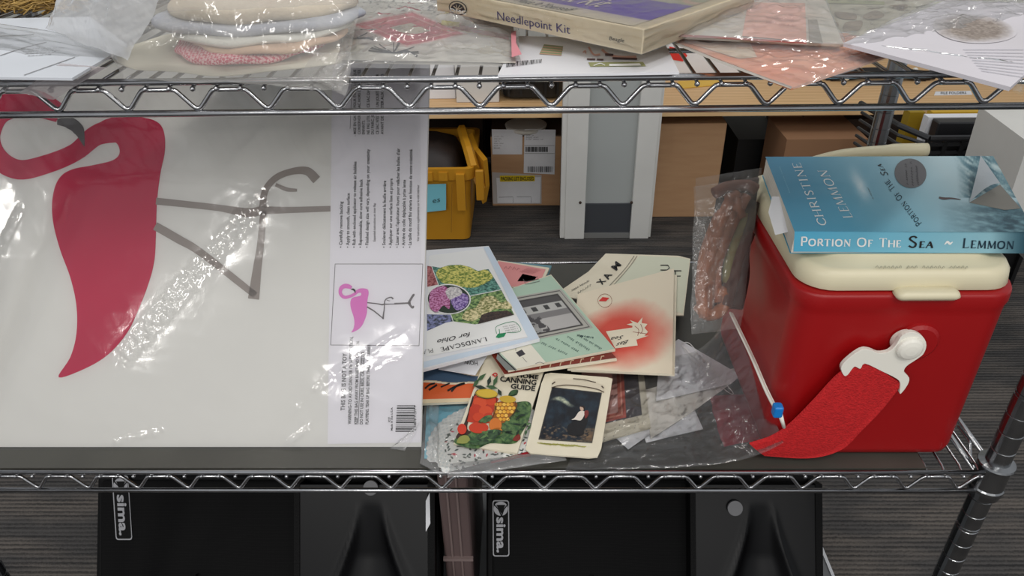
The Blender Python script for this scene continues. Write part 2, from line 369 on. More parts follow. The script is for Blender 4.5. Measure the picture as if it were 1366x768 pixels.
def shelf(zt, zb, xmin, wire=True):
    xa, xb = XL+.012, XR-.012
    for y, nm in ((DF, 'front'), (DB, 'back')):
        for z in (zt, zb):
            V, F = tube([(xa, y, z), (xb, y, z)], .0030, 12); mesh_obj('rail', V, F, CHROME, rack, smooth=True)
        yy = y+.0005 if y == DF else y
        V, F = tube([(p[0], yy, p[1]) for p in truss_line(xa+.003, xb-.003, zt-.0068, zb+.0042, xmin, .0591)], .0021, 8); mesh_obj('zigzag_wire', V, F, CHROME, rack, smooth=True)
    for x in (XL, XR):
        for z in (zt, zb):
            V, F = tube([(x, DF+.018, z), (x, DB-.018, z)], .0030, 12); mesh_obj('rail', V, F, CHROME, rack, smooth=True)
        V, F = tube([(x, p[0], p[1]) for p in truss_line(DF+.018, DB-.018, zt-.0068, zb+.0042, .64, .0591)], .0021, 8); mesh_obj('zigzag_wire', V, F, CHROME, rack, smooth=True)
    x = xmin-.0591*14; first = None
    V, F = tube([(0, DF-.002, zt-.0052), (0, DF+.004, zt-.0040), (0, DF+.012, zt-.0012), (0, DB-.012, zt-.0012), (0, DB-.004, zt-.004), (0, DB+.002, zt-.0052)], .0016, 6)
    b_ = lathe([(.0004, -.0024), (.0019, -.0014), (.0024, 0), (.0019, .0014), (.0004, .0024)], (0, DF-.0012, zt-.0056), 8)
    V, F = join((V, F), b_)
    while x < xb:
        if x > xa+.01:
            if first is None:
                first = mesh_obj('deck_wire', V, F, CHROME, rack, smooth=True); first.location.x = x; 
                dm = first
            else:
                o = first.copy(); COL.objects.link(o); o.parent = rack; o.location.x = x
        x += .0591/3
    for y in (DF+.10, DF+.235, DF+.37):
        V, F = tube([(xa, y, zt-.0052), (xb, y, zt-.0052)], .0024, 8); mesh_obj('brace_wire', V, F, CHROME, rack, smooth=True)
XMU = PY(546, 143, DF)[0]; XML = PY(589, 645, DF)[0]
shelf(ZU1, ZU0, XMU); shelf(ZL1, ZL0, XML)
# deck wires: local x holds an offset of -rack.x
ZM = ZL1+.0032                      # top of the mat
V, F = box(XL+.03, PY(1228, 622, DF)[0]+.01, DF+.0035, DB-.008, ZL1+.0006, ZM)
mt = mat('grey_shelf_liner', (74, 73, 67), .4, c2=(62, 61, 57), scale=9, bump=.25, bscale=25, spec=.5)
tag(mesh_obj('shelf_liner', V, F, mt), 'flat dark grey plastic liner covering the lower wire shelf', 'shelf liner')

# ================================================================ FLAMINGO PACKAGE
p0 = PZ(300, 596, ZM+.001); BETA = math.radians(31)
PKG = Pl(p0, (0, -math.cos(BETA), math.sin(BETA))); up = np.array([0, math.sin(BETA), math.cos(BETA)])
pk_br = PKG(562, 592); 
xl = -.665; xr_b = pk_br[0]; xr_t = PKG(575, 100)[0]; LEN = .492
base = np.array([0, p0[1], ZM+.001])
def pkp(x, h, off=0): return np.array([x, base[1], base[2]])+up*h+PKG.n*off
pk = thing('wall_decal_package', 'large film wrapped package showing a pink flamingo decal on its side', 'package', (-.38, base[1], ZM))
V = [pkp(xl, 0), pkp(xr_b, 0), pkp(xr_t, LEN), pkp(xl, LEN)]; V += [v-PKG.n*.004 for v in V]
mesh_obj('backing_sheet', V, [(0, 1, 2, 3), (7, 6, 5, 4), (0, 4, 5, 1), (1, 5, 6, 2), (2, 6, 7, 3), (3, 7, 4, 0)], mat('pale_grey_card', (205, 204, 200), .55, c2=(200, 199, 195), scale=5), pk)
ins = poly_px('instruction_insert', PKG, [(443, 110), (572, 110), (561, 590), (437, 592)], mat('cool_white_card', (209, 207, 212), .5), pk, .0006)
poly_px('insert_top', PKG, [(446, 40), (575, 40), (572, 110), (443, 110)], MC['cool_white_card'], pk, .0006)
PINK = mat('magenta_vinyl', (176, 5, 66), .5, c2=(168, 5, 62), scale=6, spec=.2); TAUPE = mat('taupe_vinyl', (128, 119, 113), .5); DGREY = mat('charcoal_vinyl', (62, 58, 60), .5)
def cr(L_): return [(x/1.6, 120+y/1.6) for x, y in L_]
BODY = [(250, 57), (300, 58), (335, 68), (350, 90), (352, 130), (342, 180), (335, 240), (333, 300), (330, 360), (318, 410), (295, 470), (270, 520), (230, 565), (180, 595), (125, 613), (150, 570), (163, 520), (163, 460), (150, 400), (128, 340), (113, 280), (112, 230), (125, 190), (152, 170), (200, 160), (240, 150), (255, 135), (250, 115), (232, 108), (205, 110), (190, 95), (215, 68)]
NECK = [(255, 84), (205, 97), (160, 133), (100, 158), (40, 170), (-5, 145), (-22, 100), (-5, 50), (40, 28), (85, 32), (128, 50)]; NW = [54, 44, 38, 40, 42, 44, 44, 52, 60, 58, 40]
BEAK = [(122, 68), (148, 70), (168, 86), (180, 120)]; BW = [12, 26, 24, 2]
LEGS = [([(333, 237), (400, 244), (470, 252), (530, 262), (560, 257), (620, 256), (712, 253)], [15, 14, 14, 20, 18, 13, 12]),
        ([(560, 250), (566, 215), (588, 188), (622, 174), (655, 173), (676, 192)], [14, 14, 14, 14, 18, 20]), ([(588, 202), (612, 212), (634, 214)], [8, 9, 6]),
        ([(331, 290), (380, 318), (430, 348), (545, 438)], [18, 18, 16, 14]), ([(541, 446), (549, 380), (556, 330), (562, 258)], [24, 18, 15, 13])]
def flamingo(tr, sc, pmat, lmat, bmat, par, off):
    poly_px('flamingo_body', PKG, tr(BODY), pmat, par, off, True)
    ribbons('flamingo_neck', PKG, [(tr(NECK), [a*sc for a in NW])], pmat, par, off+.0001)
    ribbons('flamingo_beak', PKG, [(tr(BEAK), [a*sc for a in BW])], bmat, par, off+.0002)
    ribbons('flamingo_leg', PKG, [(tr(p), [a*sc for a in w_]) for p, w_ in LEGS], lmat, par, off+.00015)
flamingo(cr, 1/1.6, PINK, TAUPE, DGREY, pk, .0003)
def cs(L_): return [(467.4+(X-70)*.162, 384.5+(Y-155.6)*.169) for X, Y in cr(L_)]
flamingo(cs, .165/1.6, mat('pale_magenta_ink', (199, 104, 176), .5), mat('leg_ink', (92, 86, 88), .5), INK, pk, .0009)
ribbons('flamingo_leg', PKG, [([(526, 405), (548, 404)], [2.2, 2.2]), ([(545, 404), (551, 394), (553, 393)], [3, 3, 2]), ([(545, 404), (550, 410), (552, 408)], [3, 3, 2])], MC['leg_ink'], pk, .0009)
ribbons('picture_border', PKG, [([(447, 352), (564, 352)], .7), ([(564, 352), (559, 461)], .7), ([(559, 461), (441, 460)], .7), ([(441, 460), (447, 352)], .7), ([(470, 100), (467, 172)], .6)], INKG, pk, .0009)
def vtext(s, x, y0, y1, h, xt=None, mt=INK):
    dx = (xt-x) if xt is not None else .010*(y0-y1)*(x-700)/-250*0
    return text(PKG, s, (x, y0), (x+dx, y1), (-h, 0), mt, pk, off=.0010, bold=.018)
k = 4.514
for s, xc, yb, yt in [("• Carefully remove backing", 66, 678, 400), ("• Apply to smooth, clean surface", 108, 678, 350), ("• Rub with enclosed applicator to release air bubbles", 146, 678, 160), ("• Repositionable, slow cure adhesive back", 184, 678, 266), ("• Finished design size will vary, depending on your creativity", 224, 678, 85),
                     ("• Soulever délicatement la feuille arrière", 326, 678, 275), ("• Appliquer sur une surface lisse et propre", 365, 678, 262), ("• Lisser avec l'applicateur fourni pour relâcher les bulles d'air", 406, 678, 80), ("• Arrière de colle déplaçable à prise lente", 444, 678, 270), ("• La taille du motif fini variera en fonction de votre créativité", 482, 678, 87)]:
    vtext(s, 440+(xc+8)/k, 180+yb/k, 180+yt/k, 4.2, 440+(xc+8)/k+(yb-yt)/k*.012)
vtext("Expanded instructions on inner flap", 440+275/k, 180+640/k, 180+410/k, 3.2, mt=INKG)
vtext("Voir instructions supplémentaires sur le volet intérieur", 440+538/k, 180+640/k, 180+300/k, 3.2, mt=INKG)
for s, xc, yb, yt, h in [("THIS BAG IS NOT A TOY", 90, 530, 185, 5.5), ("WARNING-TO AVOID DANGER OF SUFFOCATION,", 128, 612, 85, 4.4), ("KEEP THIS BAG AWAY FROM BABIES AND CHILDREN.", 165, 612, 110, 4), ("DO NOT USE IN CRIBS, BEDS, CARRIAGES OR", 198, 612, 175, 4), ("PLAYPENS. TEAR UP BAG BEFORE THROWING AWAY.", 232, 612, 130, 4)]:
    vtext(s, 440+xc/k, 430+yb/k, 430+yt/k, h, 440+(xc+12)/k)
ribbons('underline', PKG, [([(440+170/k, 430+612/k), (440+190/k, 430+180/k)], .7)], INK, pk, .001)
k2 = 6.98
for s, xc, yb, yt in [("- MISE EN GARDE: POUR ÉVITER LE RISQUE", 245, 640, 20), ("CONSERVER CE SAC HORS DE LA PORTÉE", 285, 622, 20), ("ENFANTS.", 325, 622, 490), ("NE PAS UTILISER CE SAC DANS LES", 370, 622, 110), ("DU PARC. JETER", 410, 622, 380), ("CE SAC N'EST PAS UN JOUET. DÉCHIRER", 455, 622, 60), ("AVANT DE LE JETER AUX ORDURES", 500, 622, 60)]:
    vtext(s, 440+xc/k2, 90+yb/k2, 90+yt/k2, 3.6)
bars = []; y = 430+500/k; x1 = 440+505/k; x0 = 440+395/k; rr = random.Random(3)
while y < 430+655/k:
    h = rr.choice([.5, .8, 1.2, 1.6]); bars.append(([(x0+(430+655/k-y)*.06, y), (x1+(430+655/k-y)*.06, y)], h)); y += h+rr.choice([.6, .9, 1.3])
ribbons('barcode', PKG, bars, INK, pk, .001)
vtext("WC1277", 440+365/k, 430+600/k, 430+570/k, 3); vtext("Made in the U.S.A.", 440+378/k, 430+650/k, 430+510/k, 2.5)
vtext("0 34878 71277 7", 440+520/k, 430+650/k, 430+500/k, 3)
# clear film over the sheet, creased along a diagonal band
nu, nv = 300, 240
Uu, Vv = np.meshgrid(np.linspace(0, 1, nu), np.linspace(0, 1, nv))
XX = xl-.004+(xr_b+.006-xl)*Uu; HH = -.004+(LEN+.006)*Vv
def pkc(px, py): q = PKG(px, py); return q[0], (q-base) @ up
def bandf(a, b_, wd, amp, seed, fr=140):
    (ax, ah), (bx, bh) = pkc(*a), pkc(*b_); L_ = math.hypot(bx-ax, bh-ah); tx, th = (bx-ax)/L_, (bh-ah)/L_
    s = (XX-ax)*tx+(HH-ah)*th; d = -(XX-ax)*th+(HH-ah)*tx
    m = np.exp(-(d/wd)**4)*np.clip(s/.02+.6, 0, 1)*np.clip((L_-s)/.02+.6, 0, 1)
    return m*amp*(ridge(s*fr, d*fr*.8, seed, 3)-.2)
Z = .0022+.0012*(fbm(XX*7, HH*7, 5)-.5)+.0005*ridge(XX*12+HH*8, HH*14, 8)
Z += bandf((160, 480), (355, 262), .0115, .0026, 3, 170) + bandf((-5, 345), (28, 280), .004, .0030, 5, 150)
Z += bandf((437, 512), (500, 470), .0016, .0012, 11, 90)+bandf((440, 498), (535, 440), .0022, .0012, 12, 60)+bandf((488, 494), (540, 475), .0012, .0012, 14, 60)+bandf((395, 545), (440, 500), .0022, .003, 15, 80)
Z += bandf((150, 590), (215, 575), .003, .003, 17, 200)+bandf((385, 590), (410, 570), .003, .003, 18, 200)
Z += bandf((500, 155), (535, 172), .0012, .0025, 19, 60)+bandf((520, 165), (545, 166), .001, .002, 20, 60)+bandf((552, 160), (570, 168), .001, .002, 21, 60)
Z += bandf((455, 96), (470, 150), .003, .003, 23, 120)
V = base+XX[..., None]*np.array([1, 0, 0])+HH[..., None]*up+Z[..., None]*PKG.n
F = [(j*nu+i, j*nu+i+1, (j+1)*nu+i+1, (j+1)*nu+i) for j in range(nv-1) for i in range(nu-1)]
mesh_obj('clear_wrapper', V.reshape(-1, 3), F, FILM_CRISP, pk, smooth=True)
film('wrapper_corner', [PZ(520, 598, ZM+.001), PZ(540, 601, ZM+.001), PKG(563, 560, .002), PKG(540, 585, .003)], FILM, pk, .002, .002, 20, 30, 30)

# ================================================================ COOLER
yf = PZ(1150, 608, ZM)[1]; cxr = PY(1274, 608, yf)[0]; cxl = PY(1020, 605, yf)[0]
zt = PY(1200, 392, yf)[2]; yb_ = PZ(1010, 250, zt)[1]
cw, cdp = cxr-cxl, yb_-yf; cxm, cym = (cxl+cxr)/2, (yf+yb_)/2
def rr_ring(w_, d_, r, n=7):
    P = []
    for sx, sy, a0 in ((1, 1, 0), (-1, 1, PI/2), (-1, -1, PI), (1, -1, 3*PI/2)):
        for k_ in range(n):
            a = a0+PI/2*k_/(n-1); P.append((sx*(w_/2-r)+r*math.cos(a), sy*(d_/2-r)+r*math.sin(a)))
    return P
def loft(levels, cx, cy, n=7):
    V = []; m_ = 4*n
    for z, w_, d_, r in levels: V += [(cx+a, cy+b_, z) for a, b_ in rr_ring(w_, d_, r, n)]
    F = [(i*m_+j, i*m_+(j+1) % m_, (i+1)*m_+(j+1) % m_, (i+1)*m_+j) for i in range(len(levels)-1) for j in range(m_)]
    F += [tuple(range(m_))[::-1], tuple((len(levels)-1)*m_+j for j in range(m_))]
    return V, F
cool = thing('cooler', 'red plastic picnic cooler with cream lid and red shoulder strap', 'cooler', (cxm, cym, ZM))
RED = mat('red_plastic', (152, 14, 18), .42, c2=(142, 11, 16), scale=4, bump=.05, bscale=300)
CREAM = mat('cream_plastic', (216, 208, 178), .42, c2=(206, 196, 164), scale=6)
V, F = loft([(ZM+.0005, cw-.016, cdp-.016, .02), (ZM+.004, cw-.004, cdp-.004, .024), (ZM+.012, cw, cdp, .026), (zt-.028, cw, cdp, .028), (zt-.020, cw+.001, cdp+.001, .029), (zt-.015, cw+.005, cdp+.004, .031), (zt-.004, cw+.005, cdp+.004, .032), (zt, cw+.002, cdp+.001, .032), (zt+.001, cw-.02, cdp-.02, .03)], cxm, cym, 8)
body = mesh_obj('body', V, F, RED, cool, smooth=True); body.modifiers.new('w', 'WEIGHTED_NORMAL')
zl = zt+.024
V, F = loft([(zt+.0015, cw-.014, cdp-.014, .030), (zt+.003, cw-.002, cdp-.004, .034), (zl-.008, cw-.004, cdp-.006, .036), (zl-.002, cw-.012, cdp-.012, .034), (zl, cw-.022, cdp-.022, .03), (zl+.001, cw-.040, cdp-.045, .022), (zl+.006, cw-.052, cdp-.055, .018), (zl+.0075, cw-.060, cdp-.062, .016)], cxm, cym, 8)
lid = mesh_obj('lid', V, F, CREAM, cool, smooth=True); lid.modifiers.new('w', 'WEIGHTED_NORMAL')
LT = Pl((0, 0, zl+.001), (0, 0, 1))
# raised lettering, unreadable, in a darker tone than the lid
ribbons('embossed_mark', Pl((0, 0, zl+.0004), (0, 0, 1)), [([(1168+i*5.2, 357+(i % 3)*.6), (1170.5+i*5.2, 354+(i % 2)*.8), (1171.5+i*5.2, 357.3)], .8) for i in range(24) if i not in (7, 11, 18)], mat('emboss_tone', (168, 158, 132), .6), lid, off=.0012, sub=2)
V, F = lathe([(.0001, 0), (.0012, 0), (.0008, .0004)], tuple(PY(1168, 380, yf-.0005+.0045)), 8, 'y'); mesh_obj('dark_speck', V, F, INK, lid)
tcx = PY(1233, 395, yf)[0]
V, F = loft([(zt-.003, .058, .012, .005), (zt+.001, .064, .018, .007), (zt+.005, .060, .018, .007), (zt+.0075, .050, .012, .005)], tcx, yf-.002, 5); mesh_obj('lid_tab', V, F, CREAM, lid, smooth=True)
# handle bar lying behind the book, arms down to the sides
hb = yb_-.006
V, F = tube(smoothline([PY(1058, 226, hb), PY(1090, 215, hb), PY(1130, 206, hb), PY(1190, 201, hb), PY(1236, 200, hb)], 6), [.006]*4+[.0075]*14+[.0085]*7, 14)
mesh_obj('carry_handle', V, F, CREAM, cool, smooth=True)
# boss, buckle, strap (right-hand side of the front)
FR = Pl((0, yf, 0), (0, 1, 0))
bc = FR(1222, 455)
V, F = lathe([(.023, -.001), (.022, .003), (.0185, .0055), (.001, .0057)], bc, 28, 'y'); mesh_obj('strap_boss', V, F, RED, body, smooth=False)
FB = Pl((0, yf-.016, 0), (0, 1, 0))
bk = [(1196, 459), (1204, 447), (1218, 443), (1231, 449), (1236, 460), (1232, 472), (1222, 480), (1210, 488), (1206, 496), (1213, 504), (1211, 513), (1203, 524), (1200, 524), (1201, 512), (1196, 505), (1176, 495), (1154, 485), (1148, 492), (1141, 489), (1137, 492), (1131, 500), (1126, 501), (1122, 492), (1126, 484), (1140, 472), (1152, 466), (1162, 467), (1172, 471), (1183, 470), (1190, 466)]
pts = smoothclosed(bk, 3); Tt = project(FB, pts, 0); Bt = Tt+np.array([0, .005, 0]); n_ = len(pts)
bm = bmesh.new(); a = [bm.verts.new(v) for v in Tt]; c = [bm.verts.new(v) for v in Bt]
bm.faces.new(a); bm.faces.new(c[::-1]); [bm.faces.new((a[i], c[i], c[(i+1) % n_], a[(i+1) % n_])) for i in range(n_)]
bmesh.ops.recalc_face_normals(bm, faces=bm.faces[:]); bmesh.ops.triangulate(bm, faces=[f for f in bm.faces if len(f.verts) > 4]); bm.verts.index_update()
V = [tuple(v.co) for v in bm.verts]; F = [tuple(x.index for x in f.verts) for f in bm.faces]; bm.free()
WPL = mat('white_plastic', (228, 225, 214), .35)
buc = bevel(mesh_obj('strap_buckle', V, F, WPL, cool), .0013, 3)
kc = FB(1213, 464); V, F = lathe([(.0135, -.014), (.0135, .001), (.0128, .003), (.0105, .0048), (.006, .006), (.001, .0064)], kc, 28, 'y'); mesh_obj('button', V, F, WPL, buc, smooth=False)
def strip(ctr_l, ctr_r, ys, n=14):
    A = smoothline([PY(p[0], p[1], y) if y else PZ(p[0], p[1], ZM+.006) for p, y in zip(ctr_l, ys)], 8); B = smoothline([PY(p[0], p[1], y) if y else PZ(p[0], p[1], ZM+.002) for p, y in zip(ctr_r, ys)], 8)
    return A, B
STRAPM = mat('red_webbing', (196, 26, 30), .8, c2=(170, 16, 22), scale=240, bump=.9, bscale=500)
A, B = strip([(1152, 478), (1118, 500), (1085, 535), (1055, 565), (1030, 582), (1000, 592)], [(1204, 512), (1178, 545), (1150, 574), (1122, 600), (1080, 611), (1020, 608)], [yf-.014, yf-.014, yf-.015, yf-.014, yf-.012, yf-.010])
nW = 8; V = []; k_ = len(A)
for side in (0, .0022):
    for i in range(k_):
        for j in range(nW+1):
            t = j/nW; p = A[i]*(1-t)+B[i]*t; V.append(p+np.array([0, side-.0015*math.sin(PI*t), 0]))
nn = k_*(nW+1); F = []
for s_ in (0, nn):
    F += [(s_+i*(nW+1)+j, s_+i*(nW+1)+j+1, s_+(i+1)*(nW+1)+j+1, s_+(i+1)*(nW+1)+j) for i in range(k_-1) for j in range(nW)]
for j in (0, nW): F += [(i*(nW+1)+j, (i+1)*(nW+1)+j, nn+(i+1)*(nW+1)+j, nn+i*(nW+1)+j) for i in range(k_-1)]
V = np.array(V); V[:, 2] = np.maximum(V[:, 2], ZM+.0006)
mesh_obj('shoulder_strap', V, F, STRAPM, cool, smooth=True)

# ---- paperback lying on the cooler
zb0 = zl+.0076
ybk = PZ(1210, 336, zb0)[1]
q = [PZ(1058, 335, zb0), None, None, None]
spine_h = PY(1060, 308, ybk)[2]-zb0
ztp = zb0+spine_h; BT = plz(ztp)
book = thing('paperback_book', 'blue seascape paperback novel on the cooler lid with one curled cover corner', 'book', (PZ(1210, 300, zb0)[0], ybk+.07, zb0))
TL, TR, BRc, BLc = BT(1021, 209), BT(1325, 207), BT(1380, 308), BT(1060, 309)
TR = np.array([TR[0]+.0, TL[1], ztp])
top = [BLc, BRc, TR, TL]; bot = [p-np.array([0, 0, spine_h]) for p in top]
ins_ = .0009
V = [p-np.array([0, 0, ins_]) for p in top]+[p+np.array([0, 0, ins_]) for p in bot]
ctr = np.mean(top, axis=0); 
for i in range(8):
    V[i] = V[i]+np.array([(ctr[0]-V[i][0])*.006, 0 if i % 4 in (0, 1) else -.002, 0])
mesh_obj('page_block', V, [(0, 1, 2, 3), (7, 6, 5, 4), (0, 4, 5, 1), (1, 5, 6, 2), (2, 6, 7, 3), (3, 7, 4, 0)], mat('page_edges', (214, 210, 200), .8, c2=(190, 184, 172), scale=300, stretch=(.02, .02, 6)), book)
mesh_obj('back_cover', [p for p in bot]+[p+np.array([0, 0, .0004]) for p in bot], [(3, 2, 1, 0), (4, 5, 6, 7), (0, 1, 5, 4), (1, 2, 6, 5), (2, 3, 7, 6), (3, 0, 4, 7)], mat('blue_cover', (80, 160, 190), .4), book)
CQ = [(1060, 309), (1380, 309), (1325, 208), (1021, 209)]
def cover(U, Vv):
    c = mix3((58, 128, 162), (92, 168, 196), U*1.3+(1-Vv)*.4)
    c = mix3((0, 0, 0), (1, 1, 1), U*0)*0+c
    t = np.clip((U-.25)*1.6+.25*Vv, 0, 1)[..., None]; c = c*(1-t*.75)+np.array((196, 206, 208))*t*.75
    cl = np.exp(-(((U-.36)/.025)**2+((Vv-.62)/.17)**2))*(.5+.7*fbm(U*40, Vv*12, 3)); c = mix3((0, 0, 0), (1, 1, 1), cl*0)*0+c*(1-np.clip(cl, 0, 1)[..., None])+np.array((226, 236, 240))*np.clip(cl, 0, 1)[..., None]
    edge_ = .80-.16*(1-Vv)**2+.05*Vv; m_ = np.clip((U-edge_+.03)/.07, 0, 1)*(Vv > .45)
    s = fbm(U*70+Vv*18, Vv*9-U*14, 6, 4); sea = mix3((46, 92, 108), (176, 196, 198), (s-.33)*2.6)
    c = c*(1-m_[..., None])+sea*m_[..., None]
    lo = np.clip((U-.60-.15*Vv)/.28, 0, 1)*np.clip((.42-Vv)/.1, 0, 1); s2_ = fbm(U*26-Vv*10, Vv*30+U*24, 9, 4); sea2 = mix3((34, 66, 80), (110, 150, 160), (s2_-.3)*2.2)
    c = c*(1-lo[..., None])+sea2*lo[..., None]
    return c
painted('front_cover', BT, CQ, cover, book, 150, 80, .0003, PRINTG)
SPN = pl3(BT(1060, 309), BT(1380, 308), BT(1060, 309)-np.array([0, 0, .02]))
SPN.p = SPN.p+SPN.n*.0002
def spine(U, Vv): 
    c = mix3((84, 168, 202), (150, 190, 200), U*1.1); d = np.clip((U-.82)/.15, 0, 1)[..., None]; return c*(1-d)+np.array((50, 84, 98))*d
sx1 = (PY(1380, 309, ybk)-CP)
painted('spine', SPN, [(1058.5, 335.5), (1378, 338), (1380, 308.5), (1060, 308.5)], spine, book, 60, 5, .0002, PRINTG)
text(SPN, 'PORTION OF THE', (1068, 327.5), (1202, 329.5), (.6, -11.5), WHITEINK, book, serif=True, small=.78, wt=1.5)
text(SPN, 'SEA', (1211, 330), (1245, 330.5), (2, -15), INK, book, serif=True, small=.55, wt=1.3)
ribbons('ornament', SPN, [([(1260, 326), (1264, 322.5), (1267, 325), (1271, 322.5)], [1, 3, 3, 1])], WHITEINK, book, .0006)
text(SPN, 'LEMMON', (1284, 330.5), (1352, 332), (1.5, -12.5), mat('navy_ink', (30, 52, 66), .5), book, serif=True, small=.8, wt=1.5)
kx = 3.658
def bp_(x, y): return (1000+x/kx, 190+y/kx)
text(BT, 'CHRISTINE', bp_(378, 402), bp_(246, 98), (-11, 0.5), WHITEINK, book, serif=True, wt=1.0, off=.0007)
text(BT, 'LEMMON', bp_(504, 366), bp_(375, 134), (-12, .5), WHITEINK, book, serif=True, wt=1.0, off=.0007)
text(BT, 'PORTION OF THE', bp_(840, 392), bp_(676, 176), (-6, 5), mat('navy_ink', (30, 52, 66)), book, serif=True, small=.85, wt=1.2, off=.0007)
text(BT, 'SEA', bp_(680, 160), bp_(640, 104), (-9, 0), INK, book, serif=True, small=.6, wt=1.2, off=.0007)
text(BT, 'a novel', bp_(606, 276), bp_(580, 220), (-2.4, 0), INKG, book, off=.0007, shear=.3)
scrawl(BT, 'AWARD-WINNING AUTHOR', bp_(198, 245), bp_(148, 116), (-2, 0), mat('pale_blue_ink', (150, 190, 205)), book, off=.0007)
poly_px('round_sticker', BT, ellipse(*bp_(785, 150), 21.5, 19.5, .3), mat('silver_sticker', (112, 112, 116), .35, .4), book, .0008)
for i, (s, a0, a1) in enumerate((('A Novel of', 205, 100), ('Courage &', 212, 90), ('Generations', 205, 110))):
    scrawl(BT, s, bp_(775+i*26, a0), bp_(765+i*26, a1), (-3, 0), mat('dark_grey_ink', (52, 50, 56)), book, off=.0011)
ribbons('boat_picture', BT, [([bp_(925, 268), bp_(950, 273), bp_(985, 272), bp_(1030, 278)], [2.6, 3.2, 2, 1])], mat('brown_ink', (92, 80, 80)), book, .0008)
# curled corner: flap folded over, pale reverse
fl = [BT(1293, 270, .001), BT(1334, 244, .012), BT(1308, 207, .016)]
fv = []
for i in range(9):
    for j in range(9):
        u_, v_ = i/8, j/8; e = fl[1]*(1-v_)+fl[2]*v_; p = fl[0]*(1-u_)+e*u_; fv.append(p+np.array([0, 0, .006*math.sin(PI*u_)]))
mesh_obj('curled_corner', fv, [(i*9+j, i*9+j+1, (i+1)*9+j+1, (i+1)*9+j) for i in range(8) for j in range(8)], mat('cover_reverse', (176, 182, 186), .5, c2=(160, 168, 174), scale=20), book, smooth=True)
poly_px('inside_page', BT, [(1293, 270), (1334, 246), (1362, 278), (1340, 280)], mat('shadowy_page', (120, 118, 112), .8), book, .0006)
tagp = slab('paper_slip', Pl(PZ(1040, 290, ztp-.012), (-.35, -.1, 1)), [(1025, 283), (1030, 262), (1046, 262), (1060, 307), (1034, 313)], .0004, WHITEP)
tag(tagp, 'torn white paper slip sticking out of the paperback at its left edge', 'paper slip')

# ================================================================ BAG OF BROWN STRAPS beside the cooler
yb1 = yf+.10
bgp = [PY(925, 433, yb1-.02), PY(990, 425, yb1), PY(1016, 226, yb1+.10), PY(928, 240, yb1+.08)]
bgp[0][2] = max(bgp[0][2], ZM+.002); bgp[1][2] = max(bgp[1][2], ZM+.002)
sb = thing('bag_of_fabric_straps', 'upright cloudy plastic bag of brown and green strips leaning on the cooler side', 'bag', (bgp[0][0], bgp[0][1]+.05, ZM))
def bq(u_, v_, off=0):
    p = bil(np.array(bgp), np.array(u_), np.array(v_)); return p+np.array([-.3, -.95, 0])*off
for nm, pts, r, c1, c2 in [('brown_strip', [(.25, .06), (.15, .3), (.35, .6), (.55, .85), (.75, .7)], .008, (150, 92, 62), (120, 70, 46)), ('brown_strip', [(.1, .15), (.3, .08), (.55, .1), (.6, .2), (.4, .22)], .008, (160, 96, 60), (128, 76, 48)),
                          ('brown_strip', [(.45, .15), (.4, .4), (.6, .65), (.8, .85)], .007, (142, 86, 60), (118, 66, 44)), ('green_strip', [(.7, .18), (.6, .35), (.7, .55), (.85, .72)], .006, (120, 118, 74), (104, 96, 60)),
                          ('dark_strip', [(.85, .1), (.9, .3), (.85, .5), (.92, .8)], .008, (60, 40, 36), (46, 32, 30)), ('brown_strip', [(.3, .9), (.5, .93), (.8, .92), (.95, .88)], .007, (108, 62, 44), (90, 52, 40)), ('dark_strip', [(.33, .62), (.38, .75), (.42, .86)], .004, (66, 60, 58), (50, 46, 44)),
                          ('brown_strip', [(.15, .3), (.2, .5), (.42, .75), (.65, .88)], .007, (150, 96, 70), (122, 74, 50)), ('brown_strip', [(.6, .12), (.75, .4), (.9, .6)], .009, (84, 52, 42), (66, 42, 36)), ('brown_strip', [(.25, .12), (.3, .35), (.45, .5), (.6, .75)], .008, (134, 84, 58), (110, 64, 44))]:
    V, F = tube(smoothline([bq(a, b_, .006) for a, b_ in pts], 6), r, 8); V = np.array(V); mesh_obj(nm, V, F, mat('strip_'+str(c1), c1, .7, c2=c2, scale=40), sb, smooth=True)
V = [bq(.42, .10, 0), bq(.98, .06, 0), bq(.98, .94, 0), bq(.50, .92, 0)]; V += [p+np.array([0, .006, 0]) for p in V]
mesh_obj('dark_fill', V, [(0, 1, 2, 3), (7, 6, 5, 4), (0, 4, 5, 1), (1, 5, 6, 2), (2, 6, 7, 3), (3, 7, 4, 0)], mat('dark_maroon_fill', (50, 34, 32), .9, c2=(66, 44, 38), scale=14), sb)  # dark slab added behind the strips to darken the inside of the bag
film('bag_front', [bq(0, 0, .02), bq(1, 0, .02), bq(1, 1, .02), bq(0, 1, .02)], FILM_CLOUDY, sb, .006, .006, 8, 60, 90, 31, nrm=(-.3, -.95, .1))
film('bag_back', [bq(0, 0, -.006), bq(1, 0, -.006), bq(1, 1, -.006), bq(0, 1, -.006)], FILM_CLOUDY, sb, -.004, .004, 8, 50, 60, 32, nrm=(-.3, -.95, .1))

exec_objects = True
# ================================================================ PAPERS ON THE LOWER SHELF
def doc(name, label, cat, surf, q, th, mt, group=None):
    r = root_at(surf, q, name, label, cat, th, group); slab('pages', surf, q, th, mt, r); return r
# light blue sheet
sf = plz(ZM+.0012); lb = [(566, 611), (622, 618), (625, 527), (570, 520)]
o = slab('light_blue_sheet', sf, lb, .0008, mat('light_blue_card', (104, 186, 208), .6)); tag(o, 'light blue card at the left under the lace doily', 'card')
sf = plz(ZM+.0035); o = slab('red_card', sf, [(655, 617), (708, 607), (690, 560), (640, 570)], .001, mat('crimson_card', (170, 30, 44), .5)); tag(o, 'crimson card peeking out below the canning guide', 'card')
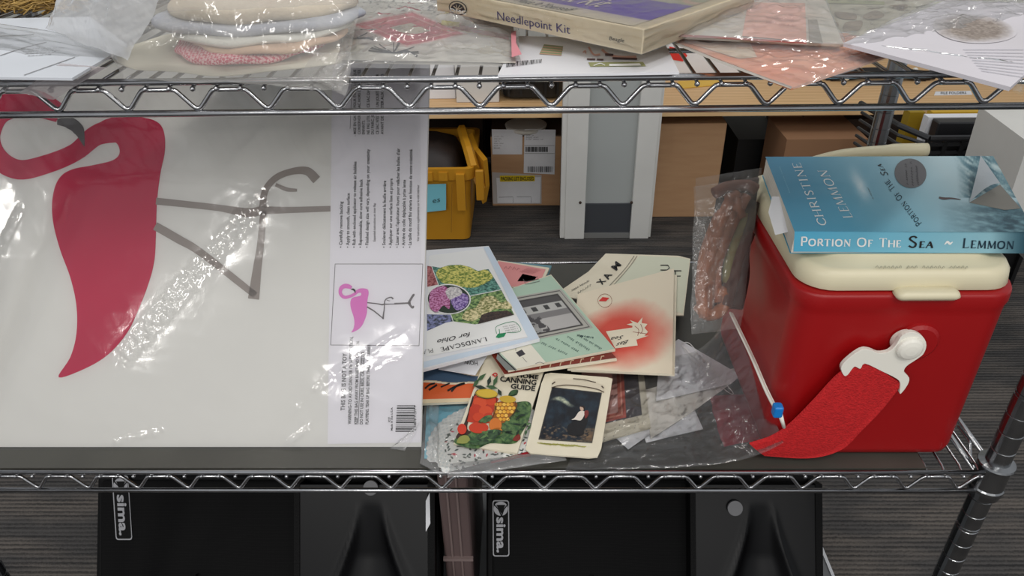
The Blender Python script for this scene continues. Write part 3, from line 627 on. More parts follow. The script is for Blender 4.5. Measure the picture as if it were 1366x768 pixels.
# doily
cx, cy = 660, 590; sf = plz(ZM+.0045)
cen = sf(cx, cy); RD = .072
na, nr = 440, 84
Vd = []; Cd = []
for i in range(nr):
    r0 = i/(nr-1)
    for j in range(na):
        t = 2*PI*j/na; rr_ = r0*RD*(1+(.025*abs(math.sin(t*26)) if r0 > .96 else 0))
        x, y = cen[0]+rr_*math.cos(t), cen[1]+rr_*math.sin(t); Vd.append((x, y))
Vd = np.array(Vd)
l0 = sf(600, 629)[:2]; l1 = sf(700, 603)[:2]; tt = (l1-l0)/np.linalg.norm(l1-l0); nn_ = np.array([-tt[1], tt[0]])
dd = (Vd-l0) @ nn_; Vd = Vd+np.clip(-dd, 0, None)[:, None]*nn_
X_, Y_ = (Vd[:, 0]-cen[0])/RD, (Vd[:, 1]-cen[1])/RD; R_ = np.hypot(X_, Y_); TH = np.arctan2(Y_, X_)
C_ = np.tile(np.array([226., 226, 222]), (len(Vd), 1))
lace = (R_ > .82); holes = lace & ((np.sin(TH*52)*np.sin(R_*70) > .25)); C_[holes] = (206, 211, 210)
rg = random.Random(5); inner = R_ < .83
for i in range(520):
    a, b_ = rg.uniform(-1, 1), rg.uniform(-1, 1); an = rg.uniform(0, PI); dx, dy = X_-a, Y_-b_; u_ = dx*math.cos(an)+dy*math.sin(an); v_ = -dx*math.sin(an)+dy*math.cos(an)
    C_[inner & ((u_/.036)**2+(v_/.015)**2 < 1)] = rg.choice([(52, 66, 58), (70, 88, 76), (44, 50, 56), (196, 60, 74), (60, 72, 60)])
V3 = np.hstack([Vd, np.full((len(Vd), 1), ZM+.0045)]); Fd = [(i*na+j, i*na+(j+1) % na, (i+1)*na+(j+1) % na, (i+1)*na+j) for i in range(nr-1) for j in range(na)]
dl = thing('paper_doily', 'round white lace doily with tiny leaf and berry print, under the canning guide', 'doily', (cen[0], cen[1], ZM+.004))
mesh_obj('printed_doily', V3, Fd, PRINT, dl, cols=C_/255)
V4 = V3.copy(); V4[:, :2] = cen[:2]+(V4[:, :2]-cen[:2])*1.0+np.array([-.007, -.003]); V4[:, 2] = ZM+.0028
V4[:, 1] = np.maximum(V4[:, 1], DF+.01)
d2 = tag(mesh_obj('lace_doily', V4, Fd, PRINT, cols=np.where(lace[:, None], C_, 224)/255), 'plain white lace doily just showing left of the leaf printed one', 'doily')
# orange and blue booklet
sf = pl3(PZ(565, 538, ZM+.012), PZ(640, 532, ZM+.012), PZ(600, 480, ZM+.022)); ob = [(560, 538), (634, 535), (650, 487), (560, 480)]
bo = doc('recipe_booklet', 'booklet with orange and slate blue bands beside the flamingo package', 'booklet', sf, ob, .004, PAPER)
def f_or(U, Vv):
    c = np.tile(np.array([214., 196, 162]), U.shape+(1,)); w1 = .02*np.sin(U*9)
    c[(Vv > .10) & (Vv < .47+w1)] = (206, 92, 46); c[(Vv > .52+w1) & (Vv < .82-.1*U**2+.06*np.sin(U*6))] = (66, 88, 112); c[(Vv > .47+w1) & (Vv < .5+w1)] = (224, 214, 190); return c
painted('cover_print', sf, ob, f_or, bo, 60, 80)
ribbons('script_mark', sf, [([(567, 518), (573, 513), (580, 511)], 2.4), ([(572, 520), (583, 513)], 2.6), ([(588, 516), (600, 511)], 2), ([(597, 521), (606, 516), (620, 511), (610, 514), (602, 522)], 2.6)], INK, bo, .0009)
# HOW sheet
sf = plz(ZM+.0275); hw = [(585, 492), (634, 500), (655, 466), (590, 470)]
o = doc('folded_sheet', 'white folded sheet showing HOW upside down, under the landscape booklet', 'sheet', sf, hw, .001, WHITEP)
text(sf, 'HOW', (636.5, 481.5), (618.5, 479.5), (1.2, 6), INK, o)
# card with a pink framed picture
sf = plz(ZM+.006); pf = [(770, 598), (868, 570), (858, 492), (776, 497)]
o = doc('framed_picture_card', 'dotted cream card printed with a pink picture in a red frame', 'card', sf, pf, .002, PAPER)
def f_dot(U, Vv):
    c = np.tile(np.array([206., 200, 182]), U.shape+(1,)); c[(fbm(U*60, Vv*60, 4, 2) > .62) & ((Vv < .24))] = (70, 70, 66)
    c[(U > .2) & (U < .91) & (Vv > .24)] = (66, 62, 66)
    c[(U > .1) & (U < .68) & (Vv > .26)] = (170, 74, 56); c[(U < .63) & (Vv > .31)] = (206, 138, 118); c[(U < .61) & (Vv > .33)] = (170, 84, 66); c[(U < .57) & (Vv > .37)] = (172, 130, 122)
    s = (U < .52) & (Vv > .42) & (fbm(U*26, Vv*26, 2, 2) > .58); c[s] = (150, 104, 98); return c
painted('card_print', sf, pf, f_dot, o, 90, 90)
# canning guide
sf = pl3(PZ(605, 592, ZM+.008), PZ(692, 604, ZM+.008), PZ(700, 480, ZM+.026)); CG = [(605, 591), (690, 604), (728, 487), (650, 470)]
cg = doc('canning_guide_booklet', 'canning guide booklet with jars of tomatoes and yellow fruit on its cover', 'booklet', sf, CG, .0035, PAPER)
kq = 768/180
def g_(x, y): return (560+x/kq, 460+y/kq)
def fill(pts, c, nm='cover_picture', off=.0006, sm=True, mt=None): return poly_px(nm, sf, pts, mt or mat('ink_%d_%d_%d' % c, c, .5), cg, off, sm)
def f_green(seed, a, b_, sc=26):
    def f(U, Vv):
        s = fbm(U*sc, Vv*sc, seed); c = mix3(a, b_, (s-.3)*2.5); return c
    return f
GRN = mat('leaf_ink', (44, 72, 48), .5, c2=(92, 120, 72), scale=220, contrast=1.6); GRN2 = mat('dark_leaf_ink', (30, 50, 38), .5, c2=(66, 92, 60), scale=260, contrast=1.6)
fill([g_(200, 535), g_(250, 500), g_(330, 480), g_(420, 480), g_(470, 400), (678, 540), g_(600, 320), g_(635, 345), g_(620, 430), g_(580, 500), g_(540, 560), g_(400, 560), g_(320, 590), g_(210, 565)], (0, 0, 0), mt=GRN)

fill([g_(505, 290), g_(520, 260), g_(558, 255), g_(550, 285)], (0, 0, 0), mt=GRN2, off=.0007)
fill([g_(205, 530), g_(255, 440), g_(310, 280), g_(330, 270), g_(270, 460), g_(290, 500)], (58, 40, 34), off=.0007)
fill([g_(322, 285), g_(440, 300), g_(438, 330), g_(400, 420), g_(385, 445), g_(290, 440), g_(268, 420), g_(300, 330)], (0, 0, 0), mt=mat('tomato_ink', (192, 62, 36), .45, c2=(160, 38, 24), scale=90, contrast=1.2), off=.0008)
for i, (x, y, r) in enumerate([(345, 325, 40), (405, 320, 30), (320, 365, 36), (375, 375, 38), (335, 410, 34), (390, 405, 26)]):
    fill(ellipse(*g_(x, y), r/kq, r*.75/kq), [(206, 76, 42), (198, 66, 36), (186, 56, 34)][i % 3], off=.0010+.00005*i, sm=False)
fill(ellipse(*g_(380, 278), 64/kq, 28/kq, .08), (150, 122, 44), off=.0014, sm=False); fill(ellipse(*g_(382, 274), 60/kq, 24/kq, .08), (206, 172, 60), off=.0016, sm=False)
fill([g_(440, 325), g_(545, 325), g_(545, 370), g_(500, 420), g_(470, 445), g_(420, 420), g_(422, 370)], (140, 84, 30), off=.0010)
idx = 0
for yy in range(338, 440, 21):
    for xx in range(436, 545, 22):
        x = xx+(11 if (yy//21) % 2 else 0)
        if (yy > 400 and (x < 440 or x > 505)) or x > 540 or (yy > 425 and x > 480): continue
        fill(ellipse(*g_(x, yy), 10.5/kq, 10/kq, 0, 12), [(226, 170, 62), (214, 150, 50), (232, 184, 84)][idx % 3], off=.0013, sm=False); idx += 1
fill(ellipse(*g_(500, 308), 47/kq, 20/kq, .08), (196, 160, 52), off=.0016, sm=False)
fill([g_(330, 440), g_(370, 405), g_(410, 400), g_(400, 430), g_(360, 446)], (0, 0, 0), mt=GRN, off=.0018)
for (x, y, rx, ry, c) in [(335, 470, 56, 32, (190, 60, 34)), (240, 478, 26, 30, (196, 58, 38)), (430, 455, 36, 40, (200, 112, 44)), (548, 525, 26, 22, (120, 44, 34)), (440, 490, 30, 20, (206, 130, 50))]:
    fill(ellipse(*g_(x, y), rx/kq, ry/kq), c, off=.0018, sm=False)
fill([g_(210, 555), g_(230, 520), g_(270, 515), g_(285, 540), g_(260, 560)], (136, 140, 72), off=.0019)
fill([g_(285, 555), g_(350, 500), g_(420, 480), g_(470, 490), g_(440, 520), g_(400, 555), g_(330, 570)], (0, 0, 0), mt=GRN2, off=.0021)
fill([g_(470, 545), g_(480, 490), g_(540, 450), g_(575, 470), g_(540, 520), g_(510, 555)], (0, 0, 0), mt=GRN, off=.0021)
lr = random.Random(12); LFM = [mat('leaf_light', (92, 122, 74), .5), mat('leaf_mid', (58, 90, 56), .5), mat('leaf_deep', (28, 46, 34), .5)]; lst = [[], [], []]
for i in range(90):
    x, y = lr.uniform(240, 630), lr.uniform(330, 575)
    if (y < 470 and x < 545) or (y > 545 and x > 430) or (x > 560 and y > 500) or (x < 300 and y < 520): continue
    a = lr.uniform(0, PI); l_n = lr.uniform(14, 30); dx, dy = math.cos(a)*l_n, math.sin(a)*l_n*.7
    lst[i % 3].append(([g_(x-dx, y-dy), g_(x, y+lr.uniform(-4, 4)), g_(x+dx, y+dy)], [.4, 3.2, .4]))
for x, y, a, l_n in ((320, 215, -.9, 30), (350, 185, -.7, 36), (395, 205, -1.3, 30), (430, 205, -1.2, 34), (345, 240, .2, 36), (410, 240, .2, 34), (530, 272, -.7, 24), (455, 270, 1.1, 22)):
    dx, dy = math.cos(a)*l_n, math.sin(a)*l_n; lst[int(x) % 2+1].append(([g_(x-dx, y-dy), g_(x, y), g_(x+dx, y+dy)], [.4, 5.5, .4]))
for k_i in range(3): ribbons('leaf_print', sf, lst[k_i], LFM[k_i], cg, .0024+.0001*k_i, 4)
ribbons('jar_outline', sf, [([g_(303, 290), g_(285, 350), g_(268, 430)], 1), ([g_(438, 300), g_(428, 380), g_(395, 445)], .8), ([g_(545, 320), g_(545, 375), g_(500, 430)], .8), ([g_(325, 292), g_(380, 306), g_(438, 296)], .8)], mat('jar_line_ink', (66, 34, 26)), cg, .0016, 4)
text(sf, 'HOME', g_(553, 184), g_(674, 194), (.8, -5.2), INK, cg, off=.0012, bold=.03)
text(sf, 'CANNING', g_(455, 205), g_(662, 228), (.9, -6.4), INK, cg, off=.0012, bold=.03); text(sf, 'GUIDE', g_(516, 246), g_(655, 261), (.9, -6.2), INK, cg, off=.0012, bold=.03)
ribbons('red_emblem', sf, [([g_(412, 172), g_(428, 160), g_(440, 168), g_(428, 178), g_(415, 165)], 1.6)], mat('red_ink', (190, 44, 44)), cg, .0012)
# painting card
sf = pl3(PZ(702, 603, ZM+.009), PZ(797, 610, ZM+.009), PZ(760, 497, ZM+.026))
PC = [(701, 599), (708, 604), (785, 610), (797, 609), (802, 598), (815, 518), (817, 505), (810, 503), (735, 497), (727, 499), (722, 512)]
pc = root_at(sf, PC, 'painting_card', 'cream card with a dark painting of a seated figure on a stormy shore', 'card', .002); slab('card_stock', sf, PC, .0022, PAPER, pc)
kc_ = 4.8
def h_(x, y): return (600+x/kc_, 460+y/kc_)
def f_pic(U, Vv):
    s = fbm(U*9, Vv*9, 3); c = mix3((14, 18, 26), (34, 50, 62), (s-.3)*2)
    cl = np.clip(1-((U-.28)/.26)**2-((Vv-.74-.06*np.sin(U*9))/.055)**2, 0, 1)*(.3+fbm(U*40, Vv*40, 5)); c = c*(1-cl[..., None])+np.array((206, 210, 176))*cl[..., None]
    g1 = np.clip((.34-Vv)/.1, 0, 1)*np.clip((fbm(U*18, Vv*34, 8)-.48)*5, 0, 1); c = c*(1-.7*g1[..., None])+np.array((140, 112, 84))*.7*g1[..., None]
    g2 = np.clip(1-((U-.92)/.2)**2-((Vv-.14)/.2)**2, 0, 1)*(fbm(U*20, Vv*20, 2) > .45); c = c*(1-g2[..., None]*.7)+np.array((138, 108, 76))*g2[..., None]*.7
    br = (Vv < .02) | (Vv > .985) | (U < .015) | (U > .985); c[br] = (70, 66, 60); return c
pq = [h_(567, 605), h_(912, 628), h_(975, 305), h_(655, 268)]
painted('painting', sf, pq, f_pic, pc, 110, 110, .0005, PRINTG)
P_ = lambda pts, c, off=.0009, sm=True, nm='painted_figure': poly_px(nm, sf, [h_(*p) for p in pts], mat('ink_%d_%d_%d' % c, c, .5), pc, off, sm)
P_([(800, 480), (850, 430), (885, 440), (880, 500), (860, 545), (850, 575), (765, 575), (755, 520)], (18, 18, 22)); P_([(830, 425), (862, 425), (858, 455), (838, 482), (805, 478), (780, 478), (800, 465)], (214, 204, 192), .0011)
P_([(833, 398), (848, 392), (860, 402), (852, 420), (838, 418)], (190, 160, 140), .0012); P_([(836, 394), (852, 386), (866, 398), (860, 412), (852, 400)], (40, 28, 24), .0013)
P_([(862, 425), (885, 420), (888, 445), (868, 470)], (110, 40, 40), .0012)
P_([(650, 275), (665, 220), (700, 214), (930, 240), (990, 262), (985, 305), (945, 285), (860, 268), (760, 258), (700, 262)], (204, 194, 172), .0010, False, 'ribbon_banner')
ribbons('ribbon_shadow', sf, [([h_(652, 272), h_(700, 260), h_(760, 256), h_(860, 266), h_(945, 283), h_(988, 303)], 1.1), ([h_(675, 235), h_(655, 250)], 1.6), ([h_(972, 262), h_(985, 276)], 1.6), ([h_(790, 215), h_(860, 222), h_(935, 240)], 1.1)], mat('brown_line_ink', (74, 62, 52)), pc, .0014)
ribbons('grass_line', sf, [([h_(560+i*9, 624+i*.7+rg.uniform(-5, 5)), h_(610+i*8, 634+i*.6+rg.uniform(-5, 5))], .9) for i in range(34)], mat('olive_ink', (168, 166, 84)), pc, .0009, 1)
# red splash booklet
sf = plz(ZM+.029); RB = [(757, 492), (897, 499), (899, 358), (771, 392)]
rb = doc('songbook', 'cream booklet with airbrushed red splash and a small banner, right of the pile', 'booklet', sf, RB, .0025, PAPER)
def f_red(U, Vv):
    c = np.tile(np.array([224., 212, 188]), U.shape+(1,)); d = np.hypot((U-.48)/.56, (Vv-.40)/.38)+.25*(fbm(U*5, Vv*5, 3)-.5); t = np.clip((1.05-d)/.6, 0, 1)[..., None]**1.1
    return c*(1-t*.9)+np.array((206, 62, 48))*t*.9
painted('cover_print', sf, RB, f_red, rb, 80, 80)
k3 = 3.84
def r_(x, y): return (740+x/k3, 320+y/k3)
poly_px('banner', sf, [r_(262, 468), r_(400, 448), r_(402, 490), r_(482, 490), r_(418, 510), r_(425, 540), r_(310, 555)], mat('banner_ink', (226, 216, 192)), rb, .0008)
poly_px('figure_mark', sf, [r_(395, 490), r_(398, 440), r_(368, 432), r_(400, 425), r_(385, 410), r_(425, 425), r_(450, 395), r_(445, 425), r_(475, 430), r_(460, 450), r_(478, 470), r_(455, 495), r_(420, 500)], MC['banner_ink'], rb, .0010)
ribbons('figure_line', sf, [([r_(410, 440), r_(430, 460), r_(425, 490)], .8), ([r_(440, 430), r_(450, 460), r_(440, 480)], .8), ([r_(400, 470), r_(470, 480)], .7)], mat('sienna_ink', (150, 90, 74)), rb, .0012)
ribbons('figure_line', sf, [([r_(*p) for p in ellipse(257, 310, 36, 34, 0, 14)+[(293, 310)]], .5)], MC['sienna_ink'], rb, .0008)
poly_px('red_mark', sf, [r_(225, 312), r_(245, 292), r_(280, 296), r_(262, 314)], mat('bright_red_ink', (206, 50, 44)), rb, .0009)
text(sf, 'Bas', r_(378, 510), r_(318, 528), (-1.5, 5.2), INK, rb, off=.0013, shear=.3); text(sf, 'Sea', r_(352, 488), r_(290, 498), (-1.2, 5), INK, rb, off=.0013, shear=.3)
sf2 = plz(ZM+.0262); o = slab('songbook_copy', sf2, [(762, 494), (900, 500), (903, 366), (780, 392)], .002, PAPER); tag(o, 'plain cream booklet directly beneath the red splash songbook', 'booklet')
# MAX sheet
sf = plz(ZM+.0235); MX = [(745, 398), (905, 437), (907, 342), (808, 338)]
MX = [(741, 392), (870, 420), (912, 420), (921, 345), (905, 341), (808, 338), (785, 362)]
mx_ = root_at(sf, MX, 'sheet_music', 'pale green and cream music sheet lettered MAX behind the red splash songbook', 'sheet', .0015); slab('pages', sf, MX, .0015, PAPER, mx_)
poly_px('green_panel', sf, [(853, 341), (905, 343), (920, 346), (911, 418), (800, 392), (818, 382)], mat('pale_green_card', (204, 206, 184), .7), mx_, .0003)
ribbons('rule', sf, [([(850, 341), (838, 358), (815, 384)], 1), ([(846, 341), (834, 358), (812, 382)], 1)], mat('olive_grey_ink', (140, 136, 120)), mx_, .0006)
for s, a, b_, u_ in (('M', (829, 353), (823, 358), (-7, -5)), ('A', (817, 366), (812, 370), (-8, -3)), ('X', (809, 374), (804, 377), (-8, -3))):
    text(sf, s, (a[0], a[1]), (b_[0]-1, b_[1]+3), u_, INK, mx_, off=.0008, bold=.03)
ribbons('letter_stroke', sf, [([(881, 353.5), (891, 353.5), (893, 357), (890, 360), (881, 360)], 1.3), ([(898, 361), (909, 361)], 1.3), ([(901, 361), (901.5, 368), (908, 368)], 1.2)], INK, mx_, .0008, 1)
scrawl(sf, 'MUSIC, MCMXLIII', (763, 388), (787, 375), (-1.5, -2.4), INK, mx_, off=.0008); scrawl(sf, 'BOSTON', (771, 392), (790, 380), (-1.5, -2.6), INK, mx_, off=.0008)
# pink booklet and blue one at the back
sf = plz(ZM+.030)
o = slab('teal_folder', plz(ZM+.026), [(640, 375), (730, 372), (736, 354), (650, 346)], .002, mat('teal_card', (96, 136, 146), .6)); tag(o, 'teal folder just showing behind the pink booklet', 'folder')
PK = [(650, 385), (722, 381), (733, 357), (664, 347)]; sf = plz(ZM+.031)
o = doc('pink_booklet', 'pink booklet with grey lettering at the back of the pile', 'booklet', sf, PK, .003, PAPER)
poly_px('pink_cover', sf, [(651, 384), (719, 380), (728, 359), (665, 348)], mat('pink_card', (216, 142, 140), .6), o)
for i in range(4): scrawl(sf, 'MONTGOMERY', (702-i*3, 359+i*1.3), (721-i*3, 361.5+i*1.3), (1, -2.4), mat('rose_ink', (170, 96, 100)), o)
scrawl(sf, 'WARD', (672, 358), (694, 361), (1, -5), MC['rose_ink'], o)
poly_px('dark_picture', sf, [(690, 375), (697, 365), (716, 369), (712, 375)], mat('dark_grey_ink', (52, 50, 56)), o)
# maroon booklet + green booklet
sf = plz(ZM+.0345); MB_ = [(673, 501), (823, 479), (735, 378), (640, 410)]
mbk = doc('maroon_booklet', 'maroon covered booklet peeking out beneath the pale green one', 'booklet', sf, MB_, .003, PAPER)
poly_px('maroon_cover', sf, [(655, 472), (673, 499), (822, 477), (735, 378), (640, 410)], mat('maroon_card', (122, 46, 32), .55, c2=(110, 40, 30), scale=60), mbk)
ribbons('letter_stroke', sf, [([(720+i*13.5, 491.5-i*1.9), (721.5+i*13.5, 486.5-i*1.9), (725+i*13.5, 486-i*1.9)], 1.3) for i in range(7)], mat('tan_ink', (196, 170, 140)), mbk, .0006, 1)
sf = plz(ZM+.0385); GB = [(678, 494), (821, 466), (735, 366), (632, 402)]
gb = doc('home_booklet', 'pale green booklet with a framed grey photo, printed upside down', 'booklet', sf, GB, .003, PAPER)
poly_px('green_cover', sf, [(678, 493), (820, 465), (735, 367), (632, 402)], mat('mint_card', (172, 196, 176), .55, c2=(164, 190, 170), scale=12), gb, .0003)
poly_px('grey_panel', sf, [(664, 471), (690, 493), (676, 494), (662, 478)], mat('grey_line_ink', (120, 124, 120)), gb, .0005)
poly_px('white_panel', sf, [(667, 470), (689, 492), (728, 483), (708, 459)], mat('white_card_ink', (220, 216, 200)), gb, .0006)
ribbons('panel_edge', sf, [([(663, 470), (688, 494)], 1.2)], INK, gb, .0008, 1)
poly_px('dark_picture', sf, [(688, 470), (696, 466), (701, 472), (693, 476)], mat('dark_grey_ink', (52, 50, 56)), gb, .0008)
ribbons('loop_line', sf, [([(714, 485), (720, 483), (726, 485)], .6), ([(688, 464), (688, 468)], .5), ([(697, 476), (700, 480), (703, 483)], .5)], INKG, gb, .0008)
fq = [(722, 452), (791, 437), (748, 385), (690, 398)]
def f_room(U, Vv):
    c = np.tile(np.array([150., 150, 148]), U.shape+(1,)); c += (fbm(U*30, Vv*30, 3)[..., None]-.5)*40
    e = np.minimum(np.minimum(U, 1-U), np.minimum(Vv, 1-Vv)); c[e < .12] = (168, 166, 158); c[(e > .03) & (e < .045)] = (80, 78, 76); c[(e > .10) & (e < .125)] = (60, 58, 58)
    i_ = e >= .125; c[i_ & (Vv > .72)] = (78, 76, 76); b2 = i_ & (Vv > .56) & (Vv < .74); c[b2] = (176, 176, 172); c[b2 & (np.sin(U*34) > .2) & (Vv > .6) & (Vv < .7)] = (60, 60, 60)
    c[i_ & (Vv < .56) & (Vv > .42)] = (120, 118, 118); c[i_ & (Vv <= .42) & (U > .3)] = (172, 170, 168); s = i_ & (U < .42) & (Vv < .52) & (fbm(U*12, Vv*12, 7) > .5); c[s] = (70, 68, 70); return c
painted('photo_print', sf, [(704, 455), (791, 437), (748, 385), (664, 400)], f_room, gb, 110, 90, .0006)
for s, a, b_ in (('thing you can buy', (803, 464), (772, 446)), ('complete room', (787, 465), (757, 448)), ('your plans to', (772, 467), (742, 451)), ('build your own', (757, 471), (722, 456))):
    scrawl(sf, s, (a[0], a[1]), (b_[0], b_[1]-1), (-1.6, 3.2), mat('slate_ink', (52, 78, 80)), gb, off=.0009, shear=.25)
scrawl(sf, 'in a home of your own', (792, 449), (770, 446), (-1, 3), MC['slate_ink'], gb, off=.0009, shear=.3)
ribbons('chair_picture', sf, [([(698, 372), (701, 379), (720, 375), (716, 368)], .7), ([(700, 376), (718, 372)], .8)], INKG, gb, .0007, 1)
# landscape booklet
sf = plz(ZM+.0445); LB = [(652, 328), (486, 340), (512, 505), (720, 450)]
lb_ = doc('landscape_booklet', 'white landscape plants booklet with garden photographs, upside down on top of the pile', 'booklet', sf, [(652, 328), (486, 339), (512, 506), (720, 452)], .0045, WHITEP)
poly_px('pale_blue_border', sf, [(652, 329), (645, 329.5), (704, 450), (515, 494), (516, 503), (719, 451)], mat('ice_blue_ink', (198, 212, 226)), lb_, .0003)
k5 = 4.8
def l_(x, y): return (560+x/k5, 320+y/k5)
poly_px('white_field', sf, [l_(60, 100), l_(405, 55), l_(690, 620), l_(40, 745)], mat('bright_white_ink', (230, 230, 228)), lb_, .0005)
HED = mat('flowering_hedge_ink', (96, 122, 40), .5, c2=(216, 208, 112), scale=260, contrast=2.4); COOLG = mat('blue_green_ink', (34, 84, 76), .5, c2=(110, 166, 150), scale=280, contrast=2.2)
MIDG = mat('shrub_ink', (44, 84, 44), .5, c2=(150, 178, 110), scale=200, contrast=2.2); BLOOM = mat('pale_bloom_ink', (110, 116, 56), .5, c2=(226, 214, 166), scale=260, contrast=2.2)
PURP = mat('purple_flower_ink', (84, 50, 132), .5, c2=(184, 162, 214), scale=300, contrast=2.4); MAG = mat('magenta_flower_ink', (140, 38, 96), .5, c2=(214, 150, 196), scale=300, contrast=2.2); WHF = mat('white_flower_ink', (170, 164, 168), .5, c2=(228, 224, 222), scale=300, contrast=2)
SOIL = mat('soil_ink', (46, 36, 36), .6, c2=(74, 58, 52), scale=300, contrast=2); REDF = mat('red_foliage_ink', (120, 44, 50), .5, c2=(190, 120, 120), scale=250, contrast=2)
LP_ = lambda pts, mt, off, sm=True: poly_px('garden_photo', sf, [l_(*p) for p in pts], mt, lb_, off, sm)
LP_([(48, 165), (78, 170), (118, 285), (48, 300)], REDF, .0007, False)
LP_([(78, 168), (130, 178), (190, 160), (260, 158), (320, 172), (372, 198), (440, 186), (522, 318), (330, 360), (122, 290)], COOLG, .0007, False)
LP_([(105, 215), (130, 180), (190, 164), (260, 160), (320, 174), (370, 198), (425, 190), (468, 235), (430, 270), (340, 305), (220, 290), (140, 270)], HED, .0009)
LP_([(200, 478), (330, 360), (522, 320), (605, 478), (355, 540), (210, 520)], MIDG, .0007, False)
LP_([(270, 500), (300, 450), (360, 430), (400, 370), (470, 360), (520, 400), (560, 390), (590, 440), (500, 440), (430, 470), (370, 505), (330, 520)], BLOOM, .0009)
LP_([(372, 538), (395, 480), (440, 462), (560, 450), (604, 478)], SOIL, .0011, False)
LP_([(46, 475), (150, 478), (198, 478), (214, 520), (170, 528), (46, 582)], mat('blue_flower_ink', (44, 52, 60), .5, c2=(130, 136, 180), scale=260, contrast=2), .0007, False)
poly_px('oval_border', sf, ellipse(*l_(185, 378), 142/k5, 97/k5, .05), WHITEINK, lb_, .0013)
poly_px('garden_photo', sf, ellipse(*l_(185, 378), 134/k5, 90/k5, .05), mat('dark_green_ink', (38, 52, 40)), lb_, .0015)
LP_([(60, 400), (70, 330), (120, 300), (170, 300), (190, 360), (190, 440), (150, 420), (110, 460), (70, 440)], MAG, .0018)
LP_([(200, 380), (240, 340), (300, 350), (312, 390), (290, 430), (240, 450), (210, 420)], PURP, .0018)
LP_([(165, 330), (200, 300), (255, 310), (270, 345), (220, 370), (190, 380)], WHF, .0020)
ribbons('photo_border', sf, [([l_(76, 168), l_(120, 288)], .9), ([l_(322, 358), l_(522, 318)], .9), ([l_(198, 474), l_(214, 522)], .9)], WHITEINK, lb_, .0012, 1)
text(sf, 'LANDSCAPE', l_(424, 622), l_(130, 690), (1.6, 4.9), mat('charcoal_ink', (50, 48, 50)), lb_, serif=True, off=.0009, wt=1.6); text(sf, 'PLANTS', l_(82, 694), l_(-60, 722), (1.2, 4.9), MC['charcoal_ink'], lb_, serif=True, off=.0009, wt=1.2)
text(sf, 'for Ohio', l_(322, 590), l_(108, 640), (1.3, 5.2), MC['charcoal_ink'], lb_, off=.0009, shear=.35, bold=.015)
poly_px('green_emblem', sf, [l_(486, 622), l_(500, 600), l_(555, 592), l_(540, 618), l_(505, 628)], mat('emerald_ink', (30, 130, 84)), lb_, .0009)
ribbons('emblem_line', sf, [([l_(492, 600), l_(486, 565), l_(500, 548), l_(560, 528), l_(612, 525), l_(648, 575), l_(610, 592), l_(560, 592)], .7), ([l_(512, 600), l_(508, 570)], 1)], mat('emerald_ink', (30, 130, 84)), lb_, .0009, 3)
for i in range(4): scrawl(sf, 'A GARDEN GUIDE', l_(620+i*4, 536+i*13), l_(530+i*8, 552+i*13), (.3, 1.6), INKG, lb_, off=.0009)

# ---- zip bag with papers
zb = thing('zip_bag', 'large clear zip bag with blue slider holding folded white papers', 'bag', tuple(PZ(890, 560, ZM)))
def PX(px, py, x): d = ray(px, py); return CP+d*(x/d[0])
ZP = [PZ(753, 627, ZM+.001), PY(1046, 590, yf-.016), PX(974, 418, cxl-.008), PZ(830, 470, ZM+.012)]
ZP[3][2] = ZM+.006
film('bag_film', ZP, FILM_GREY, zb, .007, .005, 6, 150, 110, 41, edge=.45, zpow=6)
film('bag_underside', [p-np.array([0, 0, .0007]) for p in ZP], FILM_THIN, zb, 0, .0004, 6, 40, 20, 42, zpow=6)
zp = [PX(974, 417, cxl-.009), PX(985, 440, cxl-.011), PX(1003, 478, cxl-.011), PX(1020, 518, cxl-.008), PY(1034, 546, yf-.015)]
V, F = tube(smoothline(zp, 5), .0016, 8); mesh_obj('zip_track', V, F, WPL, zb, smooth=True)
V, F = tube(smoothline([p+np.array([.003, 0, -.001]) for p in zp], 5), .0012, 8); mesh_obj('zip_track', V, F, WPL, zb, smooth=True)
sl = PY(1037, 546, yf-.018); V, F = box(sl[0]-.005, sl[0]+.005, sl[1]-.006, sl[1]+.005, sl[2]-.008, sl[2]+.007); bevel(mesh_obj('slider', V, F, mat('blue_plastic', (24, 118, 196), .35), zb), .0025, 3)
e0, e1 = PY(1041, 553, yf-.017), PY(1046, 570, yf-.017); V, F = tube([e0, e1], [.0026, .0018], 8); mesh_obj('zip_end', V, F, WPL, zb, smooth=True)
def pap(name, label, pts, z, mt=WHITEP, th=.0006): return tag(slab(name, plz(ZM+z), pts, th, mt), label, 'paper', 'papers inside the zip bag')
pap('folded_paper', 'white lined sheet inside the zip bag, lowest and nearest the shelf front', [(862, 590), (938, 572), (922, 536), (845, 540)], .0022)
pap('folded_paper', 'triangular white flap at the bottom left of the zip bag papers', [(838, 599), (880, 570), (880, 545), (810, 560), (822, 584)], .0030)
for i in range(9): pass
pap('folded_paper', 'grey white tissue folded across the middle of the zip bag', [(868, 585), (925, 548), (988, 502), (985, 490), (930, 500), (860, 520)], .0042, mat('tissue_paper', (222, 219, 212), .8, c2=(212, 208, 200), scale=12, bump=.3, bscale=30))
pap('folded_paper', 'bright white folded sheet at the top of the zip bag, by the red splash songbook', [(875, 535), (975, 512), (988, 500), (905, 452), (880, 470)], .0062)
ribbons('sleeve_print', plz(ZM+.0075), [([(908, 458), (920, 458), (938, 480), (962, 505), (978, 524), (970, 522), (945, 500), (922, 478), (908, 458)], .9), ([(925, 475), (930, 472), (952, 492), (946, 494), (925, 475)], .8), ([(912, 462), (924, 474)], 2), ([(932, 478), (936, 476)], 1.5), ([(937, 483), (942, 481)], 1.5), ([(943, 489), (947, 486)], 1.5)], WHITEINK, zb, 0)
rc = thing('red_sachet', 'small crimson packet seen through the lower right of the zip bag', 'packet', tuple(PZ(980, 565, ZM)))
